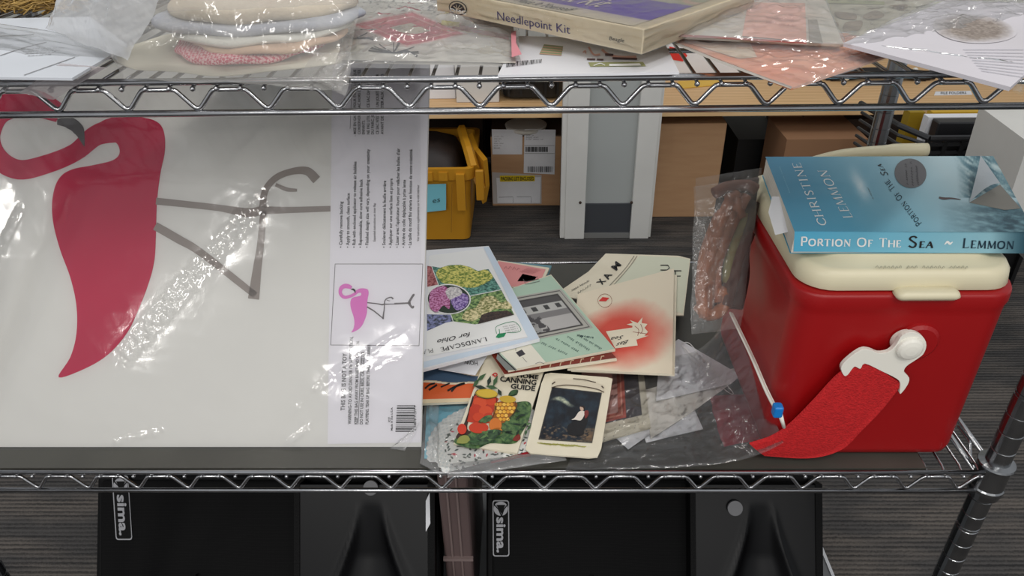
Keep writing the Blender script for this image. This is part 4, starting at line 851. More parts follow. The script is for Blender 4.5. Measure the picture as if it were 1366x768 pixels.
film('sachet', [PZ(965, 596, ZM+.002), PZ(1018, 585, ZM+.003), PZ(1000, 525, ZM+.003), PZ(946, 528, ZM+.003)], mat('crimson_wrapper', (150, 34, 50), .35, c2=(120, 26, 40), scale=20), rc, .004, .002, 10, 30, 30, 44)
# ---- clear bag around the doilies
cb = thing('doily_bag', 'crinkled clear bag around the lace doilies at the shelf front', 'bag', tuple(PZ(620, 590, ZM)))
DBp = [PZ(586, 636, ZM+.004), PZ(700, 610, ZM+.003), PZ(690, 540, ZM+.002), PZ(566, 520, ZM+.004)]
film('bag_film', DBp, film_mat('thin_clear_film', .07, (215, 215, 215), .1, bump=.3), cb, .003, .0022, 10, 90, 80, 51)
film('bag_fold', [PZ(597, 637, ZM+.007), PZ(755, 614, ZM+.004), PZ(750, 600, ZM+.004), PZ(600, 618, ZM+.006)], film_mat('hem_film', .25, (205, 205, 205), .12, bump=.4), cb, .003, .003, 10, 100, 20, 52)
film('bag_side', [PZ(560, 618, ZM+.002), PZ(585, 632, ZM+.006), PZ(585, 540, ZM+.006), PZ(566, 530, ZM+.004)], FILM, cb, .004, .004, 10, 30, 60, 53)

# ================================================================ UPPER SHELF
ZS = ZU1+.0035
# 1 white pattern sheets at left
s1_ = thing('pattern_sheets', 'white pattern instruction sheets at the left end of the upper shelf', 'paper', tuple(PZ(20, 90, ZS)))
A1 = [(-60, 102), (96, 104), (170, 60), (120, 22), (-60, 26)]
slab('sheets', plz(ZS+.012), A1, .002, mat('cool_paper', (206, 210, 216), .6, c2=(196, 200, 206), scale=10), s1_)
ribbons('printed_line', plz(ZS+.0122), [([(0, 48), (45, 46)], .6), ([(0, 74), (30, 64), (62, 56)], .6), ([(32, 100), (60, 90), (100, 76)], .6)], INKG, s1_, .0003)
for i in range(4): scrawl(plz(ZS+.0122), 'cut along the outline and fold', (28+i*3, 66+i*3), (86-i*6, 64+i*3), (.5, -1.6), INKG, s1_, off=.0004)
film('bag_film', [PZ(-70, 116, ZS), PY(50, 128, DF-.006), PZ(175, 60, ZS+.02), PZ(-60, 24, ZS+.014)], FILM, s1_, .006, .004, 8, 90, 60, 61)
# hanging fold of the bag over the rail
film('bag_fold', [PY(25, 124, DF-.008), PY(72, 133, DF-.010), PZ(142, 90, ZS+.012), PZ(80, 84, ZS+.014)], film_mat('brownish_fold', .55, (165, 156, 156), .2), s1_, .003, .003, 8, 60, 30, 62)
# 2 golden straw
rr = random.Random(9); parts = []
for i in range(420):
    c0 = PZ(rr.uniform(-40, 95), rr.uniform(-8, 13), ZS+rr.uniform(.002, .02)); a = rr.uniform(0, PI*2); l_n = rr.uniform(.01, .03); d = np.array([math.cos(a)*l_n, math.sin(a)*l_n, 0])
    parts.append(tube([c0-d, c0+np.array([rr.uniform(-.004, .004), 0, rr.uniform(0, .006)]), c0+d], .0007, 4))
V, F = join(*parts); gs_ = mesh_obj('golden_straw', V, F, mat('gold_straw', (176, 142, 72), .45, .3, c2=(110, 82, 40), scale=60), smooth=True)
tag(gs_, 'heap of golden craft straw at the back left of the upper shelf', 'craft straw', kind='stuff')
# 3 bag with gingham edged fabric
g3 = thing('bag_of_fabric_rounds', 'crinkled clear bag of fabric rounds with red gingham edge over the rail', 'bag', tuple(PZ(340, 60, ZS)))
def puck(name, cxp, cyp, z0, z1, rx, ry, mt, fn=None):
    c = PZ(cxp, cyp, z0); prof = []; V = []; n_ = 72; lv = 9
    for i in range(lv):
        t = PI*(i/(lv-1))-PI/2; rs = 1-.10*(1-math.cos(t)); zz = (z0+z1)/2+(z1-z0)/2*math.sin(t)
        for j in range(n_):
            a = 2*PI*j/n_; wob = 1+.02*math.sin(a*3+rx*90)+.012*math.sin(a*11); V.append((c[0]+rx*rs*wob*math.cos(a), c[1]+ry*rs*wob*math.sin(a), zz+.0012*math.sin(a*7+z0*900)))
    F = [(i*n_+j, i*n_+(j+1) % n_, (i+1)*n_+(j+1) % n_, (i+1)*n_+j) for i in range(lv-1) for j in range(n_)]+[tuple(range(n_))[::-1], tuple((lv-1)*n_+j for j in range(n_))]
    return mesh_obj(name, V, F, mt, g3, smooth=True)
GING = bpy.data.materials.new('red_gingham'); GING.use_nodes = True; nt_ = GING.node_tree
ck = nt_.nodes.new('ShaderNodeTexChecker'); ck.inputs['Scale'].default_value = 420; ck.inputs[1].default_value = lin((196, 60, 88)); ck.inputs[2].default_value = lin((228, 180, 182))
tcn = nt_.nodes.new('ShaderNodeTexCoord'); mpn = nt_.nodes.new('ShaderNodeMapping'); mpn.inputs['Rotation'].default_value = (0, .4, .6)
nt_.links.new(tcn.outputs['Object'], mpn.inputs[0]); nt_.links.new(mpn.outputs[0], ck.inputs[0]); nt_.links.new(ck.outputs[0], nt_.nodes['Principled BSDF'].inputs['Base Color']); nt_.nodes['Principled BSDF'].inputs['Roughness'].default_value = .85
puck('base_card', 330, 66, ZS+.001, ZS+.004, .115, .085, mat('cream_felt', (206, 200, 182), .9))
puck('gingham_round', 340, 60, ZS+.0045, ZS+.012, .068, .072, GING)
puck('orange_round', 362, 50, ZS+.0115, ZS+.017, .068, .064, mat('apricot_cloth', (202, 172, 142), .9, c2=(196, 160, 134), scale=30, bump=.5))
puck('white_round', 352, 38, ZS+.0165, ZS+.023, .080, .070, mat('off_white_cloth', (206, 204, 194), .9, bump=.5))
puck('blue_round', 348, 26, ZS+.0225, ZS+.031, .095, .070, mat('grey_blue_cloth', (150, 154, 166), .9, c2=(176, 178, 182), scale=50, bump=.6))
puck('cream_round', 352, 12, ZS+.030, ZS+.042, .085, .065, mat('cream_cloth', (206, 192, 168), .9, c2=(196, 180, 156), scale=20, bump=.5))
HAZE = film_mat('hazy_crinkled_film', milk=.28, tint=(206, 203, 197), rough=.08, bump=.5, bscale=30)
film('bag_front', [PY(165, 104, DF-.006), PY(458, 122, DF-.009), PZ(480, 6, ZS+.05), PZ(120, 22, ZS+.04)], HAZE, g3, .044, .012, 4, 180, 120, 71, edge=.28)
film('bag_neck', [PZ(60, 38, ZS+.02), PZ(170, 84, ZS+.02), PZ(220, -10, ZS+.075), PZ(100, -20, ZS+.06)], film_mat('doubled_film', milk=.62, tint=(200, 200, 200), rough=.08, bump=.5, bscale=30), g3, .014, .014, 5, 80, 70, 72)
film('bag_corner', [PY(400, 100, DF-.006), PY(462, 128, DF-.012), PY(470, 70, DF+.01), PY(420, 70, DF+.01)], HAZE, g3, .004, .008, 8, 50, 50, 73, nrm=(0, -1, .3))
# 4 bag with heart doily print
k6 = 5.254
def u_(x, y): return (460+x/k6, y/k6)
b4 = thing('needlecraft_kit_bag', 'clear bag holding a printed picture of a red rose heart and dark sprigs', 'kit', tuple(PZ(570, 60, ZS)))
sf = plz(ZS+.004); Q4 = [(456, 80), (688, 84), (684, 20), (480, -12)]
slab('kit_card', sf, Q4, .0025, mat('pale_kit_card', (198, 194, 184), .7, c2=(186, 182, 172), scale=25), b4)
def f4(U, Vv):
    s = fbm(U*12, Vv*12, 3); c = mix3((186, 182, 172), (208, 204, 194), s*1.3); a = (Vv > .78) & (fbm(U*70, Vv*40, 6, 2) > .52); c[a] = (120, 118, 112)
    d = np.maximum(np.abs(U-.36)/.34+np.abs(Vv-.52)/.28, 0)+.10*(fbm(U*6, Vv*6, 2)-.5)
    c[(d < 1.05)] = (210, 172, 166); c[(d < .97)] = (186, 66, 78); c[(d < .78)] = (204, 140, 136); c[(d < .72)] = (180, 60, 74); c[d < .36] = (176, 170, 150); c[(d < .3) & (s > .45)] = (140, 140, 118)
    t = (np.abs(Vv-.60+.35*(U-.75)) < .05) & (U > .62) & (U < .97); c[t] = (178, 92, 98); c[(np.abs(Vv-.68) < .04) & (U > .55) & (U < .66)] = (206, 200, 90); return c
painted('kit_picture', sf, Q4, f4, b4, 170, 110)
def sprig(cx_, cy_, n_, l_n, seed):
    r2 = random.Random(seed); return [([(cx_, cy_), (cx_+l_n*math.cos(a)*.6, cy_-l_n*.22*abs(math.sin(a))), (cx_+l_n*math.cos(a), cy_-l_n*.42*math.sin(a))], 1.3) for a in [r2.uniform(-.4, PI+.4) for _ in range(n_)]]
ribbons('sprig_print', sf, sprig(*u_(340, 370), 16, 34, 1)+sprig(*u_(65, 270), 12, 26, 2), mat('sprig_ink', (56, 56, 54)), b4, .0008, 3)
film('bag_film', [PZ(446, 92, ZS+.001), PZ(696, 90, ZS+.001), PZ(690, 12, ZS+.012), PZ(470, -14, ZS+.014)], FILM, b4, .011, .006, 8, 150, 80, 81, edge=.4)
V, F = tube(smoothline([PZ(*u_(1165, 240), ZS+.014), PZ(*u_(1180, 330), ZS+.010), PZ(*u_(1165, 420), ZS+.008)], 4), .0008, 6); 
poly_px('pink_tag', plz(ZS+.0105), [u_(1165, 215), u_(1200, 215), u_(1200, 300), u_(1240, 380), u_(1170, 400)], mat('rose_tag_ink', (204, 130, 138)), b4, .0006)
# 5 needlepoint kit box
bx = thing('needlepoint_kit_box', 'long cream needlepoint kit box with purple band, tilted over the other packets', 'box', tuple(PZ(720, 60, ZS+.014)))
zB = ZS+.016
fb0, fb1 = PZ(583, 14, zB+.004), PZ(856, 73, zB)            # front bottom edge
dirx = fb1-fb0; Lx = np.linalg.norm(dirx); ex = dirx/Lx; ey = np.cross([0, 0, 1], ex); ey /= np.linalg.norm(ey); ez = np.cross(ex, ey)
rbk = PZ(968, 12, zB); dep = max(.12, (rbk-fb1) @ ey)
ht = None
for h in np.linspace(.01, .06, 101):
    p = fb1+ez*h+ex*.002; d = p-CP; py = 384-FPX*(d @ cU)/(d @ cF)
    if py < 40: ht = h; break
def bb(a, b_, c): return fb0+ex*a+ey*b_+ez*c
V = [bb(a, b_, c) for a in (0, Lx) for b_ in (0, dep) for c in (0, ht)]
bx_o = mesh_obj('carton', V, [(0, 1, 3, 2), (4, 6, 7, 5), (0, 4, 5, 1), (2, 3, 7, 6), (0, 2, 6, 4), (1, 5, 7, 3)], mat('ivory_card', (220, 206, 178), .45, c2=(212, 198, 170), scale=8), bx); bevel(bx_o, .0008)
BTP = Pl(bb(0, 0, ht), ez); BFR = Pl(bb(0, 0, 0), ey)
k7 = 2.97
def n_(x, y): return (440+x/k7, y/k7)
text(BFR, 'Needlepoint', n_(664, 78), n_(880, 121), (-.6, -11.2), mat('violet_ink', (62, 50, 110)), bx, off=.0006); text(BFR, 'Kit', n_(898, 125), n_(952, 134), (-.4, -11.2), MC['violet_ink'], bx, off=.0006)
text(BFR, 'Beagle', n_(1106, 158), n_(1166, 168), (-.2, -5), INK, bx, off=.0006, shear=.25)
poly_px('round_logo', BFR, ellipse(*n_(507, 32), 12.3, 9.2, .3), INK, bx, .0006); poly_px('round_logo', BFR, ellipse(*n_(507, 32), 11, 8, .3), MC['ivory_card'], bx, .0009)
poly_px('round_logo', BFR, [n_(482, 36), n_(486, 20), n_(505, 12), n_(525, 22), n_(532, 44)], INK, bx, .0011, True); text(BFR, 'DMC', n_(478, 47), n_(540, 58), (-.3, -5), WHITEINK, bx, off=.0014)
ribbons('round_logo', BFR, [([n_(505, 38), n_(490, 24)], .8), ([n_(505, 38), n_(500, 18)], .8), ([n_(505, 38), n_(515, 20)], .8), ([n_(505, 38), n_(525, 30)], .8)], MC['ivory_card'], bx, .0014)
# top print in the box's own frame
def topquad(a0, a1, b0, b1, nm, fn, off, nu_=100, nv_=60):
    U, W_ = np.meshgrid(np.linspace(0, 1, nu_), np.linspace(0, 1, nv_)); P = np.array([bb(a0+(a1-a0)*u, b0+(b1-b0)*v, ht+off) for u, v in zip(U.ravel(), W_.ravel())])
    return mesh_obj(nm, P, [(j*nu_+i, j*nu_+i+1, (j+1)*nu_+i+1, (j+1)*nu_+i) for j in range(nv_-1) for i in range(nu_-1)], PRINTG, bx, cols=fn(U, W_).reshape(-1, 3)/255)
def f5(U, Vv):
    c = mix3((98, 70, 164), (122, 98, 182), fbm(U*9, Vv*20, 2)); m_ = Vv > .40+.10*U; s = fbm(U*8, Vv*8, 7); p = mix3((200, 196, 180), (150, 158, 130), (s-.3)*2.4); p[s > .62] = (208, 176, 160)
    c[m_] = p[m_]; e = Vv < .13; c[e] = (214, 204, 184); return c
topquad(.004, Lx-.012, .002, dep-.004, 'lid_print', f5, .0004)
def toptext(s, a0, a1, b0, h, mt, shear=.2):
    V, F = glyphs(s, shear); x = (V[:, 0]-V[:, 0].min())/np.ptp(V[:, 0]); P = np.array([bb(a0+(a1-a0)*u, b0+v/.69*h, ht+.0008) for u, v in zip(x, V[:, 1])]); mesh_obj('lettering', P, F, mt, bx)
toptext('Needlepoint Kit', Lx*.15, Lx*.70, dep*.19, dep*.17, mat('gold_ink', (236, 226, 204))); toptext('Quick and Easy • Make It Yourself', Lx*.12, Lx*.66, dep*.035, dep*.07, INKG, .3)
film('shrink_wrap', [bb(-.001, -.001, ht+.001), bb(Lx+.001, -.001, ht+.001), bb(Lx+.001, dep, ht+.001), bb(-.001, dep, ht+.001)], FILM_CRISP, bx, .0012, .0016, 8, 120, 60, 91)
film('shrink_wrap_front', [bb(-.001, -.001, 0), bb(Lx+.001, -.001, 0), bb(Lx+.001, -.001, ht+.0012), bb(-.001, -.001, ht+.0012)], FILM_CRISP, bx, .0010, .0012, 10, 120, 24, 92, nrm=-ey)
film('shrink_wrap_end', [bb(Lx+.001, 0, 0), bb(Lx+.0015, dep+.01, 0), bb(Lx+.001, dep+.006, ht), bb(Lx+.001, 0, ht+.0012)], FILM_GREY, bx, .001, .0015, 8, 40, 20, 93, nrm=ex)
# 6 white leaflet with barcode
lf = thing('stitching_leaflet', 'glossy white stitching leaflet with barcode under the needlepoint kit box', 'leaflet', tuple(PZ(780, 80, ZS)))
k8 = 4.553
def w_(x, y): return (660+x/k8, y/k8)
sf = plz(ZS+.0035); LQ = [(664, 100), (906, 96), (884, 52), (690, 48)]
slab('leaflet', sf, LQ, .002, mat('gloss_white', (224, 224, 228), .3, coat=.3), lf)
ribbons('barcode', sf, [([w_(70+i*9.5, 408-i*1.2), w_(74+i*9.5, 376-i*.8)], rr.choice([.6, 1, 1.4])) for i in range(23)], INK, lf, .0004, 1)
painted('plaid_print', sf, [w_(270, 328), w_(405, 338), w_(415, 280), w_(300, 268)], lambda U, Vv: mix3((110, 140, 100), (196, 150, 130), (np.sin(Vv*26)*.5+.5)), lf, 20, 20)
poly_px('olive_frame', sf, [w_(580, 404), w_(568, 378), w_(900, 375), w_(918, 402)], mat('olive_frame_ink', (146, 148, 104)), lf, .0004); poly_px('olive_frame', sf, [w_(695, 400), w_(695, 388), w_(880, 384), w_(890, 398)], WHITEINK, lf, .0007)
ribbons('olive_frame', sf, [([w_(600, 398), w_(640, 384), w_(670, 396)], 1)], WHITEINK, lf, .0008)
ribbons('chair_print', sf, [([w_(535, 318), w_(550, 308), w_(552, 325)], 1.6), ([w_(570, 285), w_(600, 330), w_(640, 330)], 2.4), ([w_(650, 300), w_(690, 330), w_(760, 345), w_(860, 345)], 3)], mat('skin_ink', (206, 160, 146)), lf, .0005)
ribbons('chair_print', sf, [([w_(560, 358), w_(610, 360)], 2), ([w_(620, 360), w_(660, 362)], 2), ([w_(670, 330), w_(720, 333)], 3), ([w_(715, 352), w_(865, 357)], 2.6)], mat('dark_brown_ink', (76, 54, 54)), lf, .0007, 1)
# 7 salmon envelopes
b7 = thing('salmon_envelope', 'clear bagged salmon envelope whose corner points over the front rail', 'envelope', tuple(PZ(1050, 90, ZS)))
sfE = pl3(PZ(885, 50, ZS+.014), PZ(1058, 116, ZS+.004), PZ(1180, 70, ZS+.010))
E1 = [(886, 49), (1056, 117), (1190, 72), (1130, 44)]
SALM = mat('salmon_card', (228, 140, 92), .55, c2=(214, 158, 126), scale=14, detail=6, stretch=(1, 3, 1), bump=.3, bscale=20)
slab('envelope', sfE, E1, .002, SALM, b7)
poly_px('pale_band', sfE, [(910, 55), (1000, 56), (1010, 76), (985, 78)], mat('pale_green_band', (206, 200, 176), .6, c2=(214, 176, 148), scale=12), b7, .0005)
film('bag_film', [sfE(884, 51, .001), sfE(1060, 119, .001), sfE(1200, 74, .001), sfE(1140, 42, .001)], FILM, b7, .003, .004, 8, 90, 60, 101)
ribbons('sealed_edge', sfE, [([(888, 52), (960, 82), (1056, 117)], 3.5)], mat('grey_edge', (164, 158, 150), .4), b7, .0012)
b8 = thing('pink_label_envelope', 'bagged envelope with a large plain pink label, behind the salmon one', 'envelope', tuple(PZ(1010, 30, ZS)))
sf8 = pl3(PZ(890, 47, ZS+.019), PZ(1120, 58, ZS+.017), PZ(1100, 0, ZS+.022)); E2 = [(888, 46), (1125, 58), (1098, -6), (962, -8)]
slab('envelope', sf8, E2, .003, mat('ash_card', (196, 194, 184), .6, c2=(206, 196, 182), scale=14, stretch=(1, 4, 1)), b8)
poly_px('pink_label', sf8, [(990, 48), (1076, 55), (1074, 4), (998, 3)], mat('blush_label', (222, 172, 154), .6, c2=(216, 164, 146), scale=14), b8, .0006)
scrawl(sf8, 'RUG 9 1/2 x 14', (1022, 31), (1062, 36), (-.3, -3.4), mat('faint_ink', (188, 132, 120)), b8, off=.001); scrawl(sf8, 'CANVAS WOOL', (1022, 24), (1060, 28), (-.3, -3), MC['faint_ink'], b8, off=.001)
ribbons('red_edge', sf8, [([(890, 46.5), (960, 50), (1076, 57)], 3)], mat('brick_edge', (160, 84, 76), .5), b8, .001)
poly_px('grey_strip', sf8, [(1080, 57), (1098, 58), (1090, 26), (1078, 26)], mat('stone_grey', (150, 144, 132), .6), b8, .0008)
film('bag_film', [sf8(886, 48, .001), sf8(1130, 60, .001), sf8(1100, -6, .001), sf8(960, -8, .001)], FILM, b8, .005, .004, 8, 90, 60, 102)
# 9 stone patterned bag behind
b9 = thing('stone_pattern_kit', 'beige kit bag printed with brown stones, far back on the upper shelf', 'kit', tuple(PZ(1190, 20, ZS)))
sf9 = plz(ZS+.012); E9 = [(1085, 58), (1230, 46), (1390, 20), (1390, -14), (1070, -14)]
slab('kit_card', sf9, E9, .008, mat('beige_card', (188, 182, 164), .6, c2=(170, 166, 148), scale=18), b9)
for pts in ([(1114, 16), (1140, 18), (1141, 26), (1120, 24)], [(1152, 20), (1168, 14), (1180, 20), (1168, 26), (1154, 25)], [(1128, 30), (1150, 28), (1146, 40), (1126, 42)], [(1105, 30), (1118, 30), (1116, 40)], [(1185, 8), (1210, 6), (1205, 14)]):
    poly_px('stone_print', sf9, pts, mat('stone_ink', (128, 112, 96), .6, c2=(150, 136, 116), scale=60), b9, .0006, True)
for q_ in ([(1240, 2), (1360, 6), (1366, 12), (1250, 8)], [(1090, -2), (1180, 2), (1180, 6), (1100, 4)]): poly_px('green_print', sf9, q_, mat('moss_ink', (150, 158, 112), .6, c2=(180, 178, 140), scale=40), b9, .0006)
film('bag_film', [PZ(1085, 60, ZS+.013), PZ(1380, 40, ZS+.013), PZ(1390, -14, ZS+.013), PZ(1070, -14, ZS+.013)], FILM, b9, .006, .006, 7, 90, 40, 103)
# 8 grey bagged print at right
b10 = thing('bagged_drawing', 'bagged lilac grey sheet with a brown oval drawing at the upper right', 'print', tuple(PZ(1270, 60, ZS)))
sfD = pl3(PZ(1128, 56, ZS+.022), PZ(1350, 118, ZS+.012), PZ(1290, 2, ZS+.026)); ED = [(1126, 57), (1348, 116), (1400, 70), (1420, 6), (1262, 0)]
slab('sheet', sfD, ED, .003, mat('lilac_grey_paper', (196, 192, 198), .6, c2=(188, 184, 188), scale=10), b10)
def fD(U, Vv):
    d = np.hypot((U-.5)/.5, (Vv-.5)/.5)+.35*(fbm(U*7, Vv*5, 3)-.5); c = np.tile(np.array([192., 188, 192]), U.shape+(1,)); t = np.clip((1-d)/.4, 0, 1)[..., None]
    b_c = mix3((112, 100, 92), (158, 148, 138), (fbm(U*30, Vv*60, 6)-.3)*2.2); return c*(1-t)+b_c*t
painted('oval_drawing', sfD, [(1240, 52), (1345, 62), (1366, 30), (1250, 10)], fD, b10, 90, 60, .0005, disc=True)
for i in range(9): ribbons('ruled_line', sfD, [([(1285+i*3, 60+i*3.5+6), (1366, 66+i*4.6)], .5)], mat('hairline_ink', (160, 160, 168)), b10, .0006, 1)
film('bag_film', [sfD(1124, 58, .001), PY(1362, 124, DF-.004), sfD(1420, 0, .001), sfD(1260, -2, .001)], FILM, b10, .008, .006, 7, 120, 90, 104)
film('bag_edge', [PZ(1128, 60, ZS+.018), PY(1362, 127, DF-.006), sfD(1400, 90, 0), sfD(1190, 64, 0)], FILM_GREY, b10, .003, .004, 8, 90, 20, 105)

# ================================================================ BEHIND THE RACK
TY = 2.40; tzb = PY(650, 158, TY)[2]; tzt = tzb+.025
table = thing('low_wooden_table', 'low pine board table behind the rack, spanning the background', 'table', (.3, 2.7, 0))
PINE = bpy.data.materials.new('pine_wood'); PINE.use_nodes = True; nt_ = PINE.node_tree; N2 = nt_.nodes
wv_ = N2.new('ShaderNodeTexWave'); wv_.bands_direction = 'Y'; wv_.inputs['Scale'].default_value = 9; wv_.inputs['Distortion'].default_value = 4; wv_.inputs['Detail'].default_value = 3; wv_.inputs['Detail Scale'].default_value = 1.2
tc_ = N2.new('ShaderNodeTexCoord'); mp_ = N2.new('ShaderNodeMapping'); mp_.inputs['Scale'].default_value = (.28, 2.2, 2.2); nt_.links.new(tc_.outputs['Object'], mp_.inputs[0]); nt_.links.new(mp_.outputs[0], wv_.inputs[0])
rp = N2.new('ShaderNodeValToRGB'); rp.color_ramp.elements[0].color = lin((222, 186, 138)); rp.color_ramp.elements[1].color = lin((196, 152, 104)); nt_.links.new(wv_.outputs['Fac'], rp.inputs[0]); nt_.links.new(rp.outputs[0], N2['Principled BSDF'].inputs['Base Color']); N2['Principled BSDF'].inputs['Roughness'].default_value = .5
V, F = box(-1.6, 2.6, TY, 3.05, tzb, tzt); bevel(mesh_obj('tabletop', V, F, PINE, table), .002)
for x in (-1.5, -.2, 1.25, 2.45):
    for y in (TY+.45, 2.98):
        V, F = box(x-.03, x+.03, y-.03, y+.03, 0, tzb); mesh_obj('leg', V, F, mat('dark_wood', (62, 46, 36), .6), table)
V, F = box(-1.6, .60, 3.0, 3.02, .03, tzb); mesh_obj('shade_panel', V, F, MC['dark_wood'], table)  # added panels; their dark colour stands in for the shade under the table
V, F = box(1.35, 2.6, 3.0, 3.02, .03, tzb); mesh_obj('shade_panel', V, F, MC['dark_wood'], table)
TT = plz(tzt)
o = slab('shelf_label', Pl((0, 0, tzt+.0012), (0, 0, 1)), [(1246, 127), (1297, 126), (1295, 121), (1248, 122)], .001, WHITEP); tag(o, 'white strip label lettered FILE FOLDERS on the pine table', 'label')
text(plz(tzt+.0014), 'FILE FOLDERS', (1255, 125.5), (1289, 125), (0, -3), INK, o, off=.0008)
def put_box(name, label, cat, px0, px1, ybase, zb0_, zt_, dpt, mt, yplane):
    x0, x1 = PY(px0, ybase, yplane)[0], PY(px1, ybase, yplane)[0]; V, F = box(x0, x1, yplane, yplane+dpt, zb0_, zt_)
    return tag(bevel(mesh_obj(name, V, F, mt), .003), label, cat)
yw = TT(600, 132)[1]; put_box('paper_stack', 'stack of white paper at the left of the pine table', 'paper stack', 560, 608, 132, tzt, tzt+.14, .25, WHITEP, yw)
put_box('white_carton', 'small white carton on the pine table between paper stack and black tray', 'box', 609, 666, 138, tzt, tzt+.17, .2, mat('white_carton_card', (206, 204, 200), .6), TT(630, 137)[1])
yk = TT(700, 135)[1]; bt = thing('black_tray', 'black plastic letter tray on the pine table behind the zigzag rail', 'tray', tuple(PY(710, 134, yk+.1)[:2])+(tzt,))
x0, x1 = PY(671, 134, yk)[0], PY(752, 134, yk)[0]
V, F = loft([(tzt, x1-x0-.03, .24, .03), (tzt+.01, x1-x0, .28, .04), (tzt+.12, x1-x0+.02, .30, .04), (tzt+.12, x1-x0, .28, .03), (tzt+.02, x1-x0-.03, .25, .03)], (x0+x1)/2, yk+.15)
mesh_obj('tray_body', V, F, mat('black_plastic', (24, 24, 25), .45), bt)
for i in range(5):
    xx = x0+(x1-x0)*(i+.5)/5; V, F = box(xx-.004, xx+.004, yk-.008, yk+.006, tzt+.02, tzt+.11); mesh_obj('rib', V, F, MC['black_plastic'], bt)
yo = TT(930, 112)[1]; o = slab('yellow_folder', plz(tzt+.004), [(902, 118), (965, 112), (965, 106), (905, 108)], .003, mat('yellow_card', (220, 176, 70), .6)); tag(o, 'yellow folder lying on the pine table right of the white frame', 'folder')
yo = TT(985, 108)[1]; put_box('craft_box', 'brown box on the pine table above the cardboard carton', 'box', 905, 990, 100, tzt, tzt+.16, .15, mat('tan_card', (150, 118, 88), .7), 2.86)
rl = PY(905, 60, 2.8); V, F = box(PY(880, 70, 2.8)[0], PY(1005, 70, 2.8)[0], 2.8, 2.84, tzt, PY(900, 44, 2.8)[2])
wb = thing('white_sign_board', 'white board with red tag numbered 20 behind the upper shelf wires', 'sign', (PY(940, 70, 2.8)[0], 2.82, tzt)); mesh_obj('board', V, F, WHITEP, wb)
S28 = ply(2.8); poly_px('red_tag', S28, [(893, 62), (910, 66), (917, 74), (911, 82), (893, 79)], mat('bright_red_ink', (206, 50, 44)), wb, .003); text(S28, '20', (900, 71), (909, 72), (0, -6), WHITEINK, wb, off=.005)
# tassels: dark cords with white knots, right
tas = thing('beaded_cord_bundle', 'bundle of black cord with white bead knots on the pine table at the right', 'cord', tuple(TT(1180, 112)))
for i in range(7):
    a_, b_ = TT(1095+i*6, 106+i % 3), TT(1228+i*3, 104+(i*2) % 5); md = (a_+b_)/2+np.array([0, 0, .03])
    V, F = tube(smoothline([a_+np.array([0, 0, .012]), md, b_+np.array([0, 0, .012])], 6), .012, 6); mesh_obj('cord', V, F, mat('black_cord', (32, 28, 28), .8), tas)
for i, (x, y) in enumerate([(1124, 108), (1128, 111), (1214, 104), (1219, 101), (1228, 106), (1234, 108), (1240, 103), (1245, 99)]):
    c_ = TT(x, y)+np.array([0, 0, .02]); V, F = lathe([(.001, -.011), (.008, -.007), (.011, 0), (.008, .007), (.001, .011)], c_, 8); mesh_obj('bead', V, F, WPL, tas)

# white frame panel in front of the table
yp = PZ(810, 319, 0)[1]; FP = ply(yp)
wp = thing('white_framed_panel', 'tall white frame with grey panel and dark lower strip, standing before the pine table', 'panel', tuple(PZ(810, 318, 0)))
WPAINT = mat('white_paint', (214, 213, 208), .5, c2=(208, 207, 202), scale=10)
def vbox(pxa, pxb, yref, z0, z1, y0, y1): return box(PY(pxa, yref, yp)[0], PY(pxb, yref, yp)[0], y0, y1, z0, z1)
ztop = PY(810, 60, yp)[2]
for a_, b_ in ((753, 779), (840, 865)):
    V, F = vbox(a_, b_, 316, .001, ztop, yp, yp+.03); st = bevel(mesh_obj('stile', V, F, WPAINT, wp), .002)
    c_ = PY((a_+b_)/2+(8 if a_ < 800 else -10), 270, yp); V, F = lathe([(.005, -.001), (.005, .002), (.003, .003), (.0005, .0028)], c_, 10, 'y'); mesh_obj('screw', V, F, MC['dark_wood'], st)
V, F = vbox(779, 840, 316, .02, ztop, yp+.02, yp+.028); mesh_obj('grey_panel', V, F, mat('grey_panel_paint', (168, 172, 170), .45), wp)
V, F = vbox(779, 840, 316, .003, PY(810, 274, yp)[2], yp+.012, yp+.02); mesh_obj('dark_lower_strip', V, F, mat('charcoal_strip', (70, 72, 76), .35), wp)  # lower stretch of the panel in a darker grey
V, F = vbox(779, 840, 316, .001, .02, yp+.008, yp+.02); mesh_obj('sill', V, F, mat('grey_sill', (120, 120, 118), .5), wp)
V, F = vbox(747, 753, 316, .004, ztop, yp+.005, yp+.05); mesh_obj('side_strip', V, F, WPAINT, wp)
V, F = vbox(865, 868, 316, .004, ztop, yp+.008, yp+.05); mesh_obj('side_strip', V, F, WPAINT, wp)
# labelled carton
def carton(name, label, p0_, p1_, ybot, ytop, dpt, mt):
    a = PZ(p0_, ybot, 0); y = a[1]; x0 = a[0]; x1 = PY(p1_, ybot, y)[0]; z1 = PY((p0_+p1_)/2, ytop, y)[2]
    r = thing(name, label, 'box', ((x0+x1)/2, y+dpt/2, 0)); V, F = box(x0, x1, y, y+dpt, .001, z1); bevel(mesh_obj('carton', V, F, mt, r), .003)
    return r, y, x0, x1, z1
CARD = mat('brown_cardboard', (186, 147, 110), .8, c2=(178, 138, 102), scale=10, stretch=(1, 1, 6))
r, y, x0, x1, z1 = carton('shipping_carton', 'brown shipping carton with white address labels and yellow packing list pouch', 657, 747, 275, 182, .25, CARD)
CF = ply(y); k9 = 3.94
def c_(x, y_): return (560+x/k9, 95+y_/k9)
poly_px('white_label', CF, [c_(378, 305), c_(540, 307), c_(538, 437), c_(382, 437)], WHITEP, r, .002)
poly_px('address_label', CF, [c_(550, 305), c_(714, 307), c_(708, 542), c_(546, 535)], WHITEP, r, .0025)
